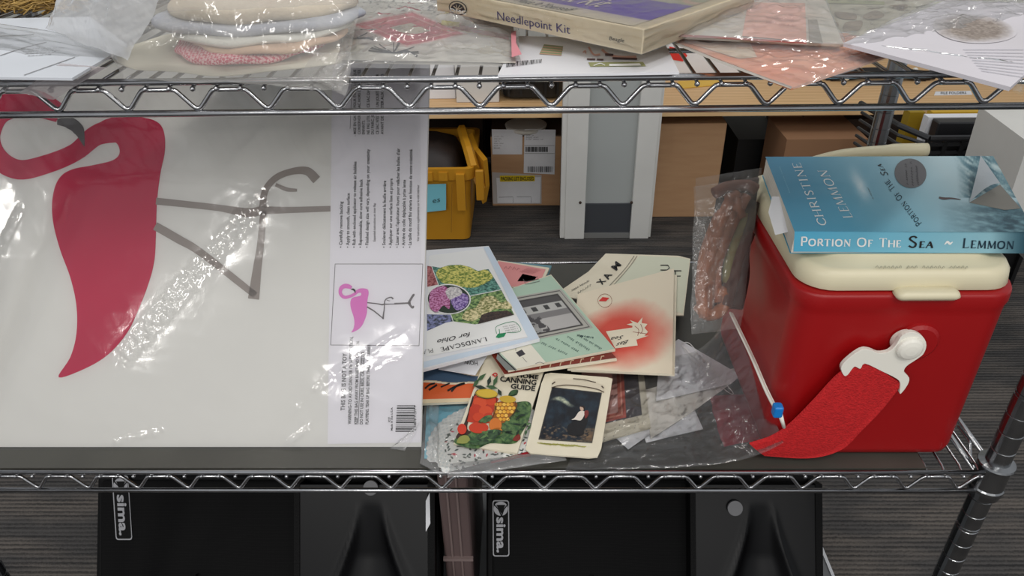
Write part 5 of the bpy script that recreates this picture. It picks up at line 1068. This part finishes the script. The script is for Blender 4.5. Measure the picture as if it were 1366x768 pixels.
poly_px('packing_pouch', CF, [c_(380, 530), c_(640, 545), c_(640, 696), c_(384, 696)], mat('pouch_plastic', (186, 180, 176), .3), r, .0015); poly_px('packing_slip', CF, [c_(402, 560), c_(636, 556), c_(632, 692), c_(408, 692)], WHITEP, r, .003)
poly_px('yellow_strip', CF, [c_(420, 548), c_(605, 548), c_(604, 578), c_(422, 580)], mat('warning_yellow', (226, 196, 30)), r, .004); text(CF, 'PACKING LIST ENCLOSED', c_(428, 574), c_(600, 573), (0, -4.8), INK, r, off=.006, bold=.02)
for i in range(6): scrawl(CF, 'abcd: abcde' if i % 2 else 'abcd ab', c_(390, 345+i*12), c_(390+50-(i % 3)*9, 345+i*12), (0, -1.6), INKG, r, off=.004)
for i, s in enumerate(('ship to', 'store room', '7120 main st')): scrawl(CF, s, c_(558, 340+i*10), c_(600+i*25, 340+i*10), (0, -1.8), INK, r, off=.004)
rk = random.Random(4)
ribbons('barcode', CF, [([c_(568+i*6.3, 500), c_(568+i*6.3, 530)], rk.choice([.5, .8, 1.1])) for i in range(21)], INK, r, .004, 1)
ribbons('barcode', CF, [([c_(558+i*4.5, 397), c_(558+i*4.5, 424)], rk.choice([.5, .9])) for i in range(26)], INK, r, .004, 1)
ribbons('label_rule', CF, [([c_(550, 390), c_(708, 390)], .4), ([c_(550, 432), c_(708, 432)], .4), ([c_(415, 662), c_(490, 660), c_(490, 690)], .5), ([c_(510, 660), c_(585, 660), c_(585, 690)], .5)], INKG, r, .004, 1)
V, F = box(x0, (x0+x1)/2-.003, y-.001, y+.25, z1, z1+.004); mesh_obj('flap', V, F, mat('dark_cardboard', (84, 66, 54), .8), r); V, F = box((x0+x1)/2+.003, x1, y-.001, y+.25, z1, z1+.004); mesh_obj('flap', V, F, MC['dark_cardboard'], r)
V, F = lathe([(.001, 0), (.06, 0), (.075, .01), (.078, .02), (.07, .022), (.001, .02)], ((x0+x1)/2, y+.06, z1+.0045), 24); tag(mesh_obj('white_bowl', V, F, WPL), 'white shallow plastic lid sitting on the shipping carton', 'lid')
r, y, x0, x1, z1 = carton('large_carton', 'large plain brown cardboard carton right of the white frame', 850, 952, 290, 165, .35, CARD)
V, F = box(x1-.06, x1-.002, y-.001, y, .001, z1); 
ribbons('tape', ply(y), [([(905, 240), (905, 288)], 26)], mat('kraft_tape', (172, 132, 94), .5), r, .002, 1) if False else None
# small cartons beneath table, right
def carton2(name, label, pa, pb, yb2, yt2, Y, dpt, mt):
    x0, x1 = PY(pa, yt2, Y)[0], PY(pb, yt2, Y)[0]; z1 = PY(pa, yt2, Y)[2]; r = thing(name, label, 'box', ((x0+x1)/2, Y+dpt/2, 0)); V, F = box(x0, x1, Y, Y+dpt, .001, z1); mesh_obj('carton', V, F, mt, r); return r, x0, x1, z1
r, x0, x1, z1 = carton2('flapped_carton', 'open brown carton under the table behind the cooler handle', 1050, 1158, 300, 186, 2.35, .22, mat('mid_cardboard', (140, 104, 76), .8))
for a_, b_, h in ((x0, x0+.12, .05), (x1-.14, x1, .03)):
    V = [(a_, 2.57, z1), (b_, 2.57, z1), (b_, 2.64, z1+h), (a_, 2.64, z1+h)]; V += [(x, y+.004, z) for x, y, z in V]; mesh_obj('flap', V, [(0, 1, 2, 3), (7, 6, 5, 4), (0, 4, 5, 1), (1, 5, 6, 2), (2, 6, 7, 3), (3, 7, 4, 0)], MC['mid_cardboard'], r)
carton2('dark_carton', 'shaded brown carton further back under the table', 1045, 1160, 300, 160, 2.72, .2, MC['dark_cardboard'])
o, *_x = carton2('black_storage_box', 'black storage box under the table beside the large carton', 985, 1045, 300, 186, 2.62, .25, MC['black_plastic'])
# yellow tote
ty = PZ(600, 321, 0)[1]; xr = PY(627, 320, ty)[0]; YEL = mat('yellow_plastic', (196, 140, 40), .45, c2=(186, 130, 34), scale=6)
zr = PY(600, 238, ty)[2]; tw = .42; td = .34; txc = xr-tw/2
tote = thing('yellow_tote', 'yellow plastic tote with hinged lid open and a blue card label', 'bin', (txc, ty+td/2, 0))
V, F = loft([(.001, tw-.02, td-.02, .02), (.006, tw, td, .024), (zr, tw+.03, td+.03, .026), (zr+.012, tw+.03, td+.03, .026), (zr+.012, tw+.01, td+.01, .02), (.02, tw-.02, td-.02, .02)], txc, ty+td/2); mesh_obj('body', V, F, YEL, tote)
V, F = loft([(zr+.004, tw+.05, td+.05, .03), (zr+.045, tw+.055, td+.055, .03), (zr+.045, tw+.02, td+.02, .02), (zr+.004, tw+.02, td+.02, .02)], txc, ty+td/2)
F = F[:-2]; m4 = 28; F += [(3*m4+j, 3*m4+(j+1) % m4, (j+1) % m4, j) for j in range(m4)]; mesh_obj('rim', V, F, YEL, tote)
xx = PY(614, 230, ty)[0]; V, F = box(xx-.012, xx+.016, ty-.04, ty-.005, zr-.10, zr+.03); mesh_obj('clasp', V, F, YEL, tote)
for i in range(3): 
    V, F = box(xx-.17+i*.05, xx-.14+i*.05, ty-.032, ty-.02, zr+.005, zr+.035); mesh_obj('rib', V, F, YEL, tote)
V, F = loft([(.025, tw-.05, td-.05, .03), (zr-.02, tw-.05, td-.05, .03), (zr+.05, tw-.10, td-.10, .05), (zr+.08, tw-.2, td-.2, .04)], txc, ty+td/2); mesh_obj('packed_bag', V, F, mat('dark_brown_bag', (46, 36, 32), .6, c2=(30, 26, 26), scale=12, bump=.8, bscale=20), tote, smooth=True)
# open lid hanging on the right
xh = txc+tw/2+.03; lidv = [(xh-.01, ty-.02, zr+.10), (xh+.06, ty-.02, zr-.10), (xh+.06, ty+.30, zr-.10), (xh-.03, ty+.30, zr+.17)]
lidv = [PY(620, 172, ty+.25), PY(640, 255, ty-.01), PY(646, 252, ty+.0), PY(634, 190, ty+.2)]
V, F = tube([PY(616, 172, ty+.22), PY(625, 200, ty+.08), PY(632, 225, ty)], .018, 6); mesh_obj('lid_hinge', V, F, YEL, tote)
def lpt(px, py, t): return PY(px, py, ty-.01+.2*t)
Lq = [lpt(625, 180, 1), lpt(633, 200, .6), lpt(645, 215, 0), lpt(648, 250, 0), lpt(644, 272, 0), lpt(636, 250, 0), lpt(630, 235, .1), lpt(622, 200, .7)]
V = Lq+[p+np.array([.012, .02, 0]) for p in Lq]; nq = len(Lq); F = [tuple(range(nq)), tuple(range(2*nq-1, nq-1, -1))]+[(i, i+nq, (i+1) % nq+nq, (i+1) % nq) for i in range(nq)]; mesh_obj('lid', V, F, YEL, tote)
V, F = box(PY(634, 230, ty-.03)[0], PY(645, 230, ty-.03)[0], ty-.035, ty-.02, PY(640, 262, ty)[2], PY(640, 222, ty)[2]); bevel(mesh_obj('latch', V, F, YEL, tote), .004)
TF = Pl((0, ty-.022, 0), (0, 1, .0)); poly_px('blue_card', TF, [(560, 246), (595, 245), (595, 280), (560, 284)], mat('sky_card', (120, 190, 204), .6), tote, .001)
text(TF, 'es', (577, 271), (587, 269), (0, -7), mat('slate_ink', (52, 78, 80)), tote, off=.003)
ribbons('seam', TF, [([(603, 245), (602, 310)], .8)], mat('dark_yellow', (150, 104, 28)), tote, .001, 1)
# black basket with folders
by = 1.95; bs = thing('black_basket', 'black slatted plastic basket holding binders, right of the cooler handle', 'basket', (PY(1300, 250, by)[0], by+.12, 0))
xb0, xb1 = PY(1235, 200, by)[0], PY(1420, 200, by)[0]; zb1 = PY(1300, 184, by)[2]; zb0_ = PY(1300, 300, by)[2]-.1
BP = MC['black_plastic']; BPS = mat('black_gloss_plastic', (40, 40, 42), .3)
V, F = tube([(xb0, by, zb1), (xb1, by, zb1)], .009, 8); mesh_obj('rim', V, F, BPS, bs); V, F = tube([(xb0, by, zb1), (xb0-.06, by+.06, zb1+.015), (xb0-.10, by+.24, zb1+.02)], .009, 8); mesh_obj('rim', V, F, BPS, bs)
for i in range(11):
    z = zb1-.018-i*.024
    V, F = box(xb0+.002, xb1, by-.002, by+.004, z-.005, z+.005); mesh_obj('slat', V, F, BPS, bs)
    V, F = tube([(xb0, by, z), (xb0-.055, by+.06, z+.005), (xb0-.09, by+.24, z+.01)], .005, 6); mesh_obj('slat', V, F, BPS, bs)
for i in range(9):
    x = xb0+(xb1-xb0)*i/8; V, F = box(x-.006, x+.006, by-.003, by+.006, 0.001, zb1); mesh_obj('upright', V, F, BP, bs)
V, F = box(xb0, xb1, by+.012, by+.016, 0.001, zb1-.02); mesh_obj('inner_wall', V, F, BP, bs)
zc = PY(1300, 170, by+.08)[2]
xx0 = PY(1245, 180, by+.06)[0]
V, F = box(xx0, xb1-.02, by+.05, by+.09, .02, PY(1300, 163, by+.05)[2]); tag(bevel(mesh_obj('black_binder', V, F, BPS), .004), 'black binder standing in the slatted basket', 'binder')
V, F = box(PY(1232, 180, by+.1)[0], xb1-.04, by+.10, by+.13, .02, PY(1300, 156, by+.10)[2]); tag(mesh_obj('white_folder', V, F, WHITEP), 'white folder behind the black binder in the basket', 'folder')
V, F = box(PY(1238, 170, by+.15)[0], PY(1350, 170, by+.15)[0], by+.15, by+.18, .02, PY(1300, 149, by+.15)[2]); tag(mesh_obj('mustard_folder', V, F, mat('mustard_card', (200, 160, 50), .6)), 'mustard yellow folder at the back of the basket', 'folder')
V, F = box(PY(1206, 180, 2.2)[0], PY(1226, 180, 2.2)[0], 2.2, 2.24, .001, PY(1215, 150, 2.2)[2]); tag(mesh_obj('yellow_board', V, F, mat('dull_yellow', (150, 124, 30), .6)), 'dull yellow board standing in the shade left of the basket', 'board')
V, F = box(PY(1345, 270, 1.75)[0], PY(1460, 270, 1.75)[0], 1.75, 2.0, .001, PY(1366, 195, 1.75)[2]); 
xq = PY(1349, 262, 1.6); V = [PY(1346, 266, 1.6), PY(1420, 400, 1.6), PY(1440, 190, 1.6), PY(1372, 190, 1.6)]; V += [v+np.array([.02, .25, 0]) for v in V]
V = np.array(V); wbx = mesh_obj('white_tub', V, [(0, 1, 2, 3), (7, 6, 5, 4), (0, 4, 5, 1), (1, 5, 6, 2), (2, 6, 7, 3), (3, 7, 4, 0)], WPAINT); tag(wbx, 'white leaning panel at the far right edge, before the black basket', 'panel')

# ================================================================ SPEAKERS BELOW
BLK = mat('black_cabinet', (9, 9, 10), .6, bump=.3, bscale=400, spec=.15); GRL = bpy.data.materials.new('perforated_grille'); GRL.use_nodes = True; nt_ = GRL.node_tree; bd = nt_.nodes['Principled BSDF']
vo = nt_.nodes.new('ShaderNodeTexVoronoi'); vo.inputs['Scale'].default_value = 330; vo.inputs['Randomness'].default_value = 0; tq = nt_.nodes.new('ShaderNodeTexCoord'); nt_.links.new(tq.outputs['Object'], vo.inputs[0])
rq = nt_.nodes.new('ShaderNodeValToRGB'); rq.color_ramp.elements[0].position = .3; rq.color_ramp.elements[1].position = .5; rq.color_ramp.elements[0].color = (.003, .003, .003, 1); rq.color_ramp.elements[1].color = lin((12, 12, 13)); nt_.links.new(vo.outputs['Distance'], rq.inputs[0]); nt_.links.new(rq.outputs[0], bd.inputs['Base Color']); bd.inputs['Roughness'].default_value = .7; bd.inputs['Specular IOR Level'].default_value = .12
HORN = mat('horn_plastic', (12, 12, 14), .33, spec=.25)
ANG = math.radians(33); TOPp = np.array([0, .87, .335]); fu = np.array([0, math.sin(ANG), math.cos(ANG)]); FH = .36
SPF = Pl(TOPp, (0, -math.cos(ANG), math.sin(ANG))); SN = SPF.n
def speaker(pxl, pxr, label, kgrille, circ, stick):
    xl_ = SPF(pxl, 700)[0]; xr_ = SPF(pxr, 700)[0]; w2 = xr_-xl_; sx = lambda u: xl_+w2*u
    def fp(u, v, off=0): return np.array([sx(u), 0, 0])+np.array([0, TOPp[1], TOPp[2]])-fu*FH*v+SN*off
    r = thing('floor_monitor_speaker', label, 'speaker', ((xl_+xr_)/2, .85, .045), 'floor monitor speakers under the rack')
    b0 = fp(0, 1); V = []
    for u in (0, 1):
        ins2 = 0; x = sx(u)
        V += [(x, fp(0, 0)[1], fp(0, 0)[2]), (x, b0[1], max(b0[2], .047)), (x, b0[1]+.03, .047), (x+(.03 if u == 0 else -.03), 1.10, .047), (x+(.03 if u == 0 else -.03), 1.10, .26)]
    F = [(0, 1, 2, 3, 4), (9, 8, 7, 6, 5)]+[(i, i+5, (i+1) % 5+5, (i+1) % 5) for i in range(5)]
    bevel(mesh_obj('cabinet', V, F, BLK, r), .008, 3)
    def pan(u0, u1, v0, v1, o0, o1):
        P = [fp(u, v, o) for o in (o0, o1) for u, v in ((u0, v0), (u1, v0), (u1, v1), (u0, v1))]; return P, [(4, 5, 6, 7), (0, 3, 2, 1), (0, 1, 5, 4), (1, 2, 6, 5), (2, 3, 7, 6), (3, 0, 4, 7)]
    V, F = pan(.02, kgrille, .02, .98, 0, .008); bevel(mesh_obj('grille', V, F, GRL, r), .004)
    # woofer bulge behind the grille mesh
    V = []; nn2 = 28
    for i in range(8):
        q8 = 1-i/7.3; rad = .13*q8; hh = .0079+.007*(1-q8*q8)**2
        for j in range(nn2): a = 2*PI*j/nn2; V.append(fp(kgrille*.52, .45, hh)+np.array([rad*math.cos(a), 0, 0])+fu*rad*math.sin(a))
    mesh_obj('domed_grille', V, [(i*nn2+j, i*nn2+(j+1) % nn2, (i+1)*nn2+(j+1) % nn2, (i+1)*nn2+j) for i in range(7) for j in range(nn2)], GRL, r, smooth=True)
    # horn: bell shaped flare sunk into a raised plate
    n3 = 48; V = []; uc, u0, u1 = (kgrille+1)/2+.01, kgrille+.01, .975
    for j in range(n3):
        for i in range(n3):
            u = u0+(u1-u0)*i/(n3-1); v = .02+.96*j/(n3-1); x = (u-uc)/(u1-u0)*2; hw_ = .18+.75*np.clip((v-.10)/.62, 0, 1)**1.5 if v < .72 else .93
            e = abs(x)/hw_; d = .008-.013*max(0, 1-e**2)**.6*min(1, max(0, (v-.1)/.25)) + .004*math.exp(-((e-1)/.22)**2)*min(1, max(0, (v-.1)/.2))
            V.append(fp(u, v, d))
    for_ = [(j*n3+i, (j+1)*n3+i, (j+1)*n3+i+1, j*n3+i+1) for j in range(n3-1) for i in range(n3-1)]; 
    V = np.array(V)+SN*.024
    mesh_obj('horn', V, for_, HORN, r, smooth=True)
    V, F = pan(kgrille-.004, kgrille+.012, .015, .985, 0, .034); mesh_obj('horn_border', V, F, BLK, r)
    V, F = pan(.972, .992, .015, .985, 0, .034); mesh_obj('horn_border', V, F, BLK, r)
    cc = SPF(circ[0], circ[1], .034); V = [cc+np.array([.012*math.cos(t), 0, 0])+fu*.012*math.sin(t) for t in np.linspace(0, 2*PI, 20, endpoint=False)]; V = V+[v+SN*.004 for v in V]
    mesh_obj('round_plug', V, [tuple(range(20, 40))]+[(i, (i+1) % 20, (i+1) % 20+20, i+20) for i in range(20)], mat('grey_plug', (104, 104, 106), .4), r)
    return r, xl_, xr_
spk1 = speaker(128, 587, 'left black floor speaker under the rack, with a white sticker on its right edge', .60, (495, 650), True)
spk2 = speaker(648, 1090, 'right black floor speaker under the rack, its grey round plug in view', .61, (980, 677), False)
def logo(r, P, ang):   # P maps (x 0..1 across, y 0..1 down) of the badge to pixels
    srf = Pl(SPF.p+SN*.0085, SN); GR = mat('silver_print', (150, 150, 154), .5)
    def rr2(m_, mt, off):
        pts = []
        for cx2, cy2, a0 in ((1-m_-.14, m_+.045, -PI/2), (1-m_-.14, 1-m_-.045, 0), (m_+.14, 1-m_-.045, PI/2), (m_+.14, m_+.045, PI)):
            for k2_ in range(4): a = a0+PI/2*k2_/3; pts.append(P(cx2+.14*math.cos(a), cy2+.045*math.sin(a)))
        return poly_px('badge', srf, pts, mt, r, off)
    rr2(0, GR, .0005); 
    pts = []
    for cx2, cy2, a0 in ((1-.06-.10, .02+.035, -PI/2), (1-.16, 1-.055, 0), (.16, 1-.055, PI/2), (.16, .055, PI)):
        for k2_ in range(4): a = a0+PI/2*k2_/3; pts.append(P(cx2+.10*math.cos(a), cy2+.035*math.sin(a)))
    poly_px('badge', srf, pts, BLK, r, .0012)
    c0 = np.array(P(.5, .15)); 
    poly_px('badge_symbol', srf, ellipse(c0[0], c0[1], 9.5, 9.5, 0, 28), GR, r, .0018)
    poly_px('badge_symbol', srf, [(c0[0]-6, c0[1]-5), (c0[0]+6, c0[1]-5), (c0[0]+1, c0[1]+7)], BLK, r, .0024)
    ribbons('badge_symbol', srf, [([(c0[0]-9.5, c0[1]-6), (c0[0]-3, c0[1]+1), (c0[0]+1, c0[1]+10)], 1.4), ([(c0[0]+9.5, c0[1]-6), (c0[0]+4, c0[1]+1), (c0[0]+1, c0[1]+10)], 1.4)], BLK, r, .0025, 1)
    a = P(.25, .30); b_ = P(.25, .93); u2 = np.array(P(.78, .30))-np.array(a); 
    t_ = text(srf, 'sima.', a, b_, tuple(u2*1.02), GR, r, off=.0020, bold=.03)
    text(srf, 'sima.', (a[0]+.7, a[1]), (b_[0]+.7, b_[1]), tuple(u2*1.02), GR, r, off=.0019)
logo(spk1[0], lambda x, y: (149+22*x+5.5*y, 634+86*y), 0)
logo(spk2[0], lambda x, y: (657+22*x+.5*y, 667+75*y), 0)
srf = Pl(SPF.p+SN*.034, SN); poly_px('white_sticker', srf, [(568, 668), (573, 657), (574, 698), (568, 709)], WHITEP, spk1[0], .001)
# plastic drawer between them
yg = .86; zq = .50
V = []; x0, x1 = SPF(592, 660)[0], SPF(630, 660)[0]
box_ = thing('storage_drawer', 'narrow dusky translucent plastic drawer standing between the two speakers', 'storage box', ((x0+x1)/2, .97, .045))
DUSK = mat('dusky_plastic', (98, 82, 80), .4, c2=(88, 74, 73), scale=4)
V, F = box(x0, x1, .80, 1.06, .046, .42); bevel(mesh_obj('drawer_body', V, F, DUSK, box_), .006, 3)
for t in (.3, .62): 
    xx = x0+(x1-x0)*t; V, F = tube([(xx, .7985, .06), (xx, .7985, .41)], .0018, 6); mesh_obj('ridge', V, F, mat('pale_dusk', (124, 108, 105), .35), box_)
V, F = box(x0-.001, x1+.001, .794, .80, .215, .221); mesh_obj('lip', V, F, MC['pale_dusk'], box_)
V, F = box(x0+.006, x1-.004, .80, 1.05, .4205, .43); mesh_obj('cap', V, F, MC['pale_dusk'], box_)
# silver edged platform below the speakers
a0 = PZ(1085, 709, .044); a1 = PZ(1112, 766, .044); b1 = PZ(134, 768, .044); b0 = PZ(141, 755, .044)
xR_, xL_ = (a0[0]+a1[0])/2, (b0[0]+b1[0])/2
plat = thing('speaker_platform', 'low dark platform with silver edging under both speakers', 'platform', ((xR_+xL_)/2, .8, 0))
V, F = box(xL_, xR_, .45, 1.12, .03, .043); mesh_obj('deck', V, F, mat('platform_deck', (90, 92, 94), .4), plat)
for x in (xL_, xR_): V, F = box(x-.003, x+.003, .45, 1.12, .026, .046); mesh_obj('silver_edge', V, F, mat('bright_metal', (210, 210, 212), .25, 1), plat)
for x in (xL_+.05, xR_-.05):
    for y in (.5, 1.07): V, F = lathe([(.001, 0), (.02, 0), (.024, .015), (.02, .03), (.001, .03)], (x, y, .0), 14); mesh_obj('foot', V, F, BP, plat)
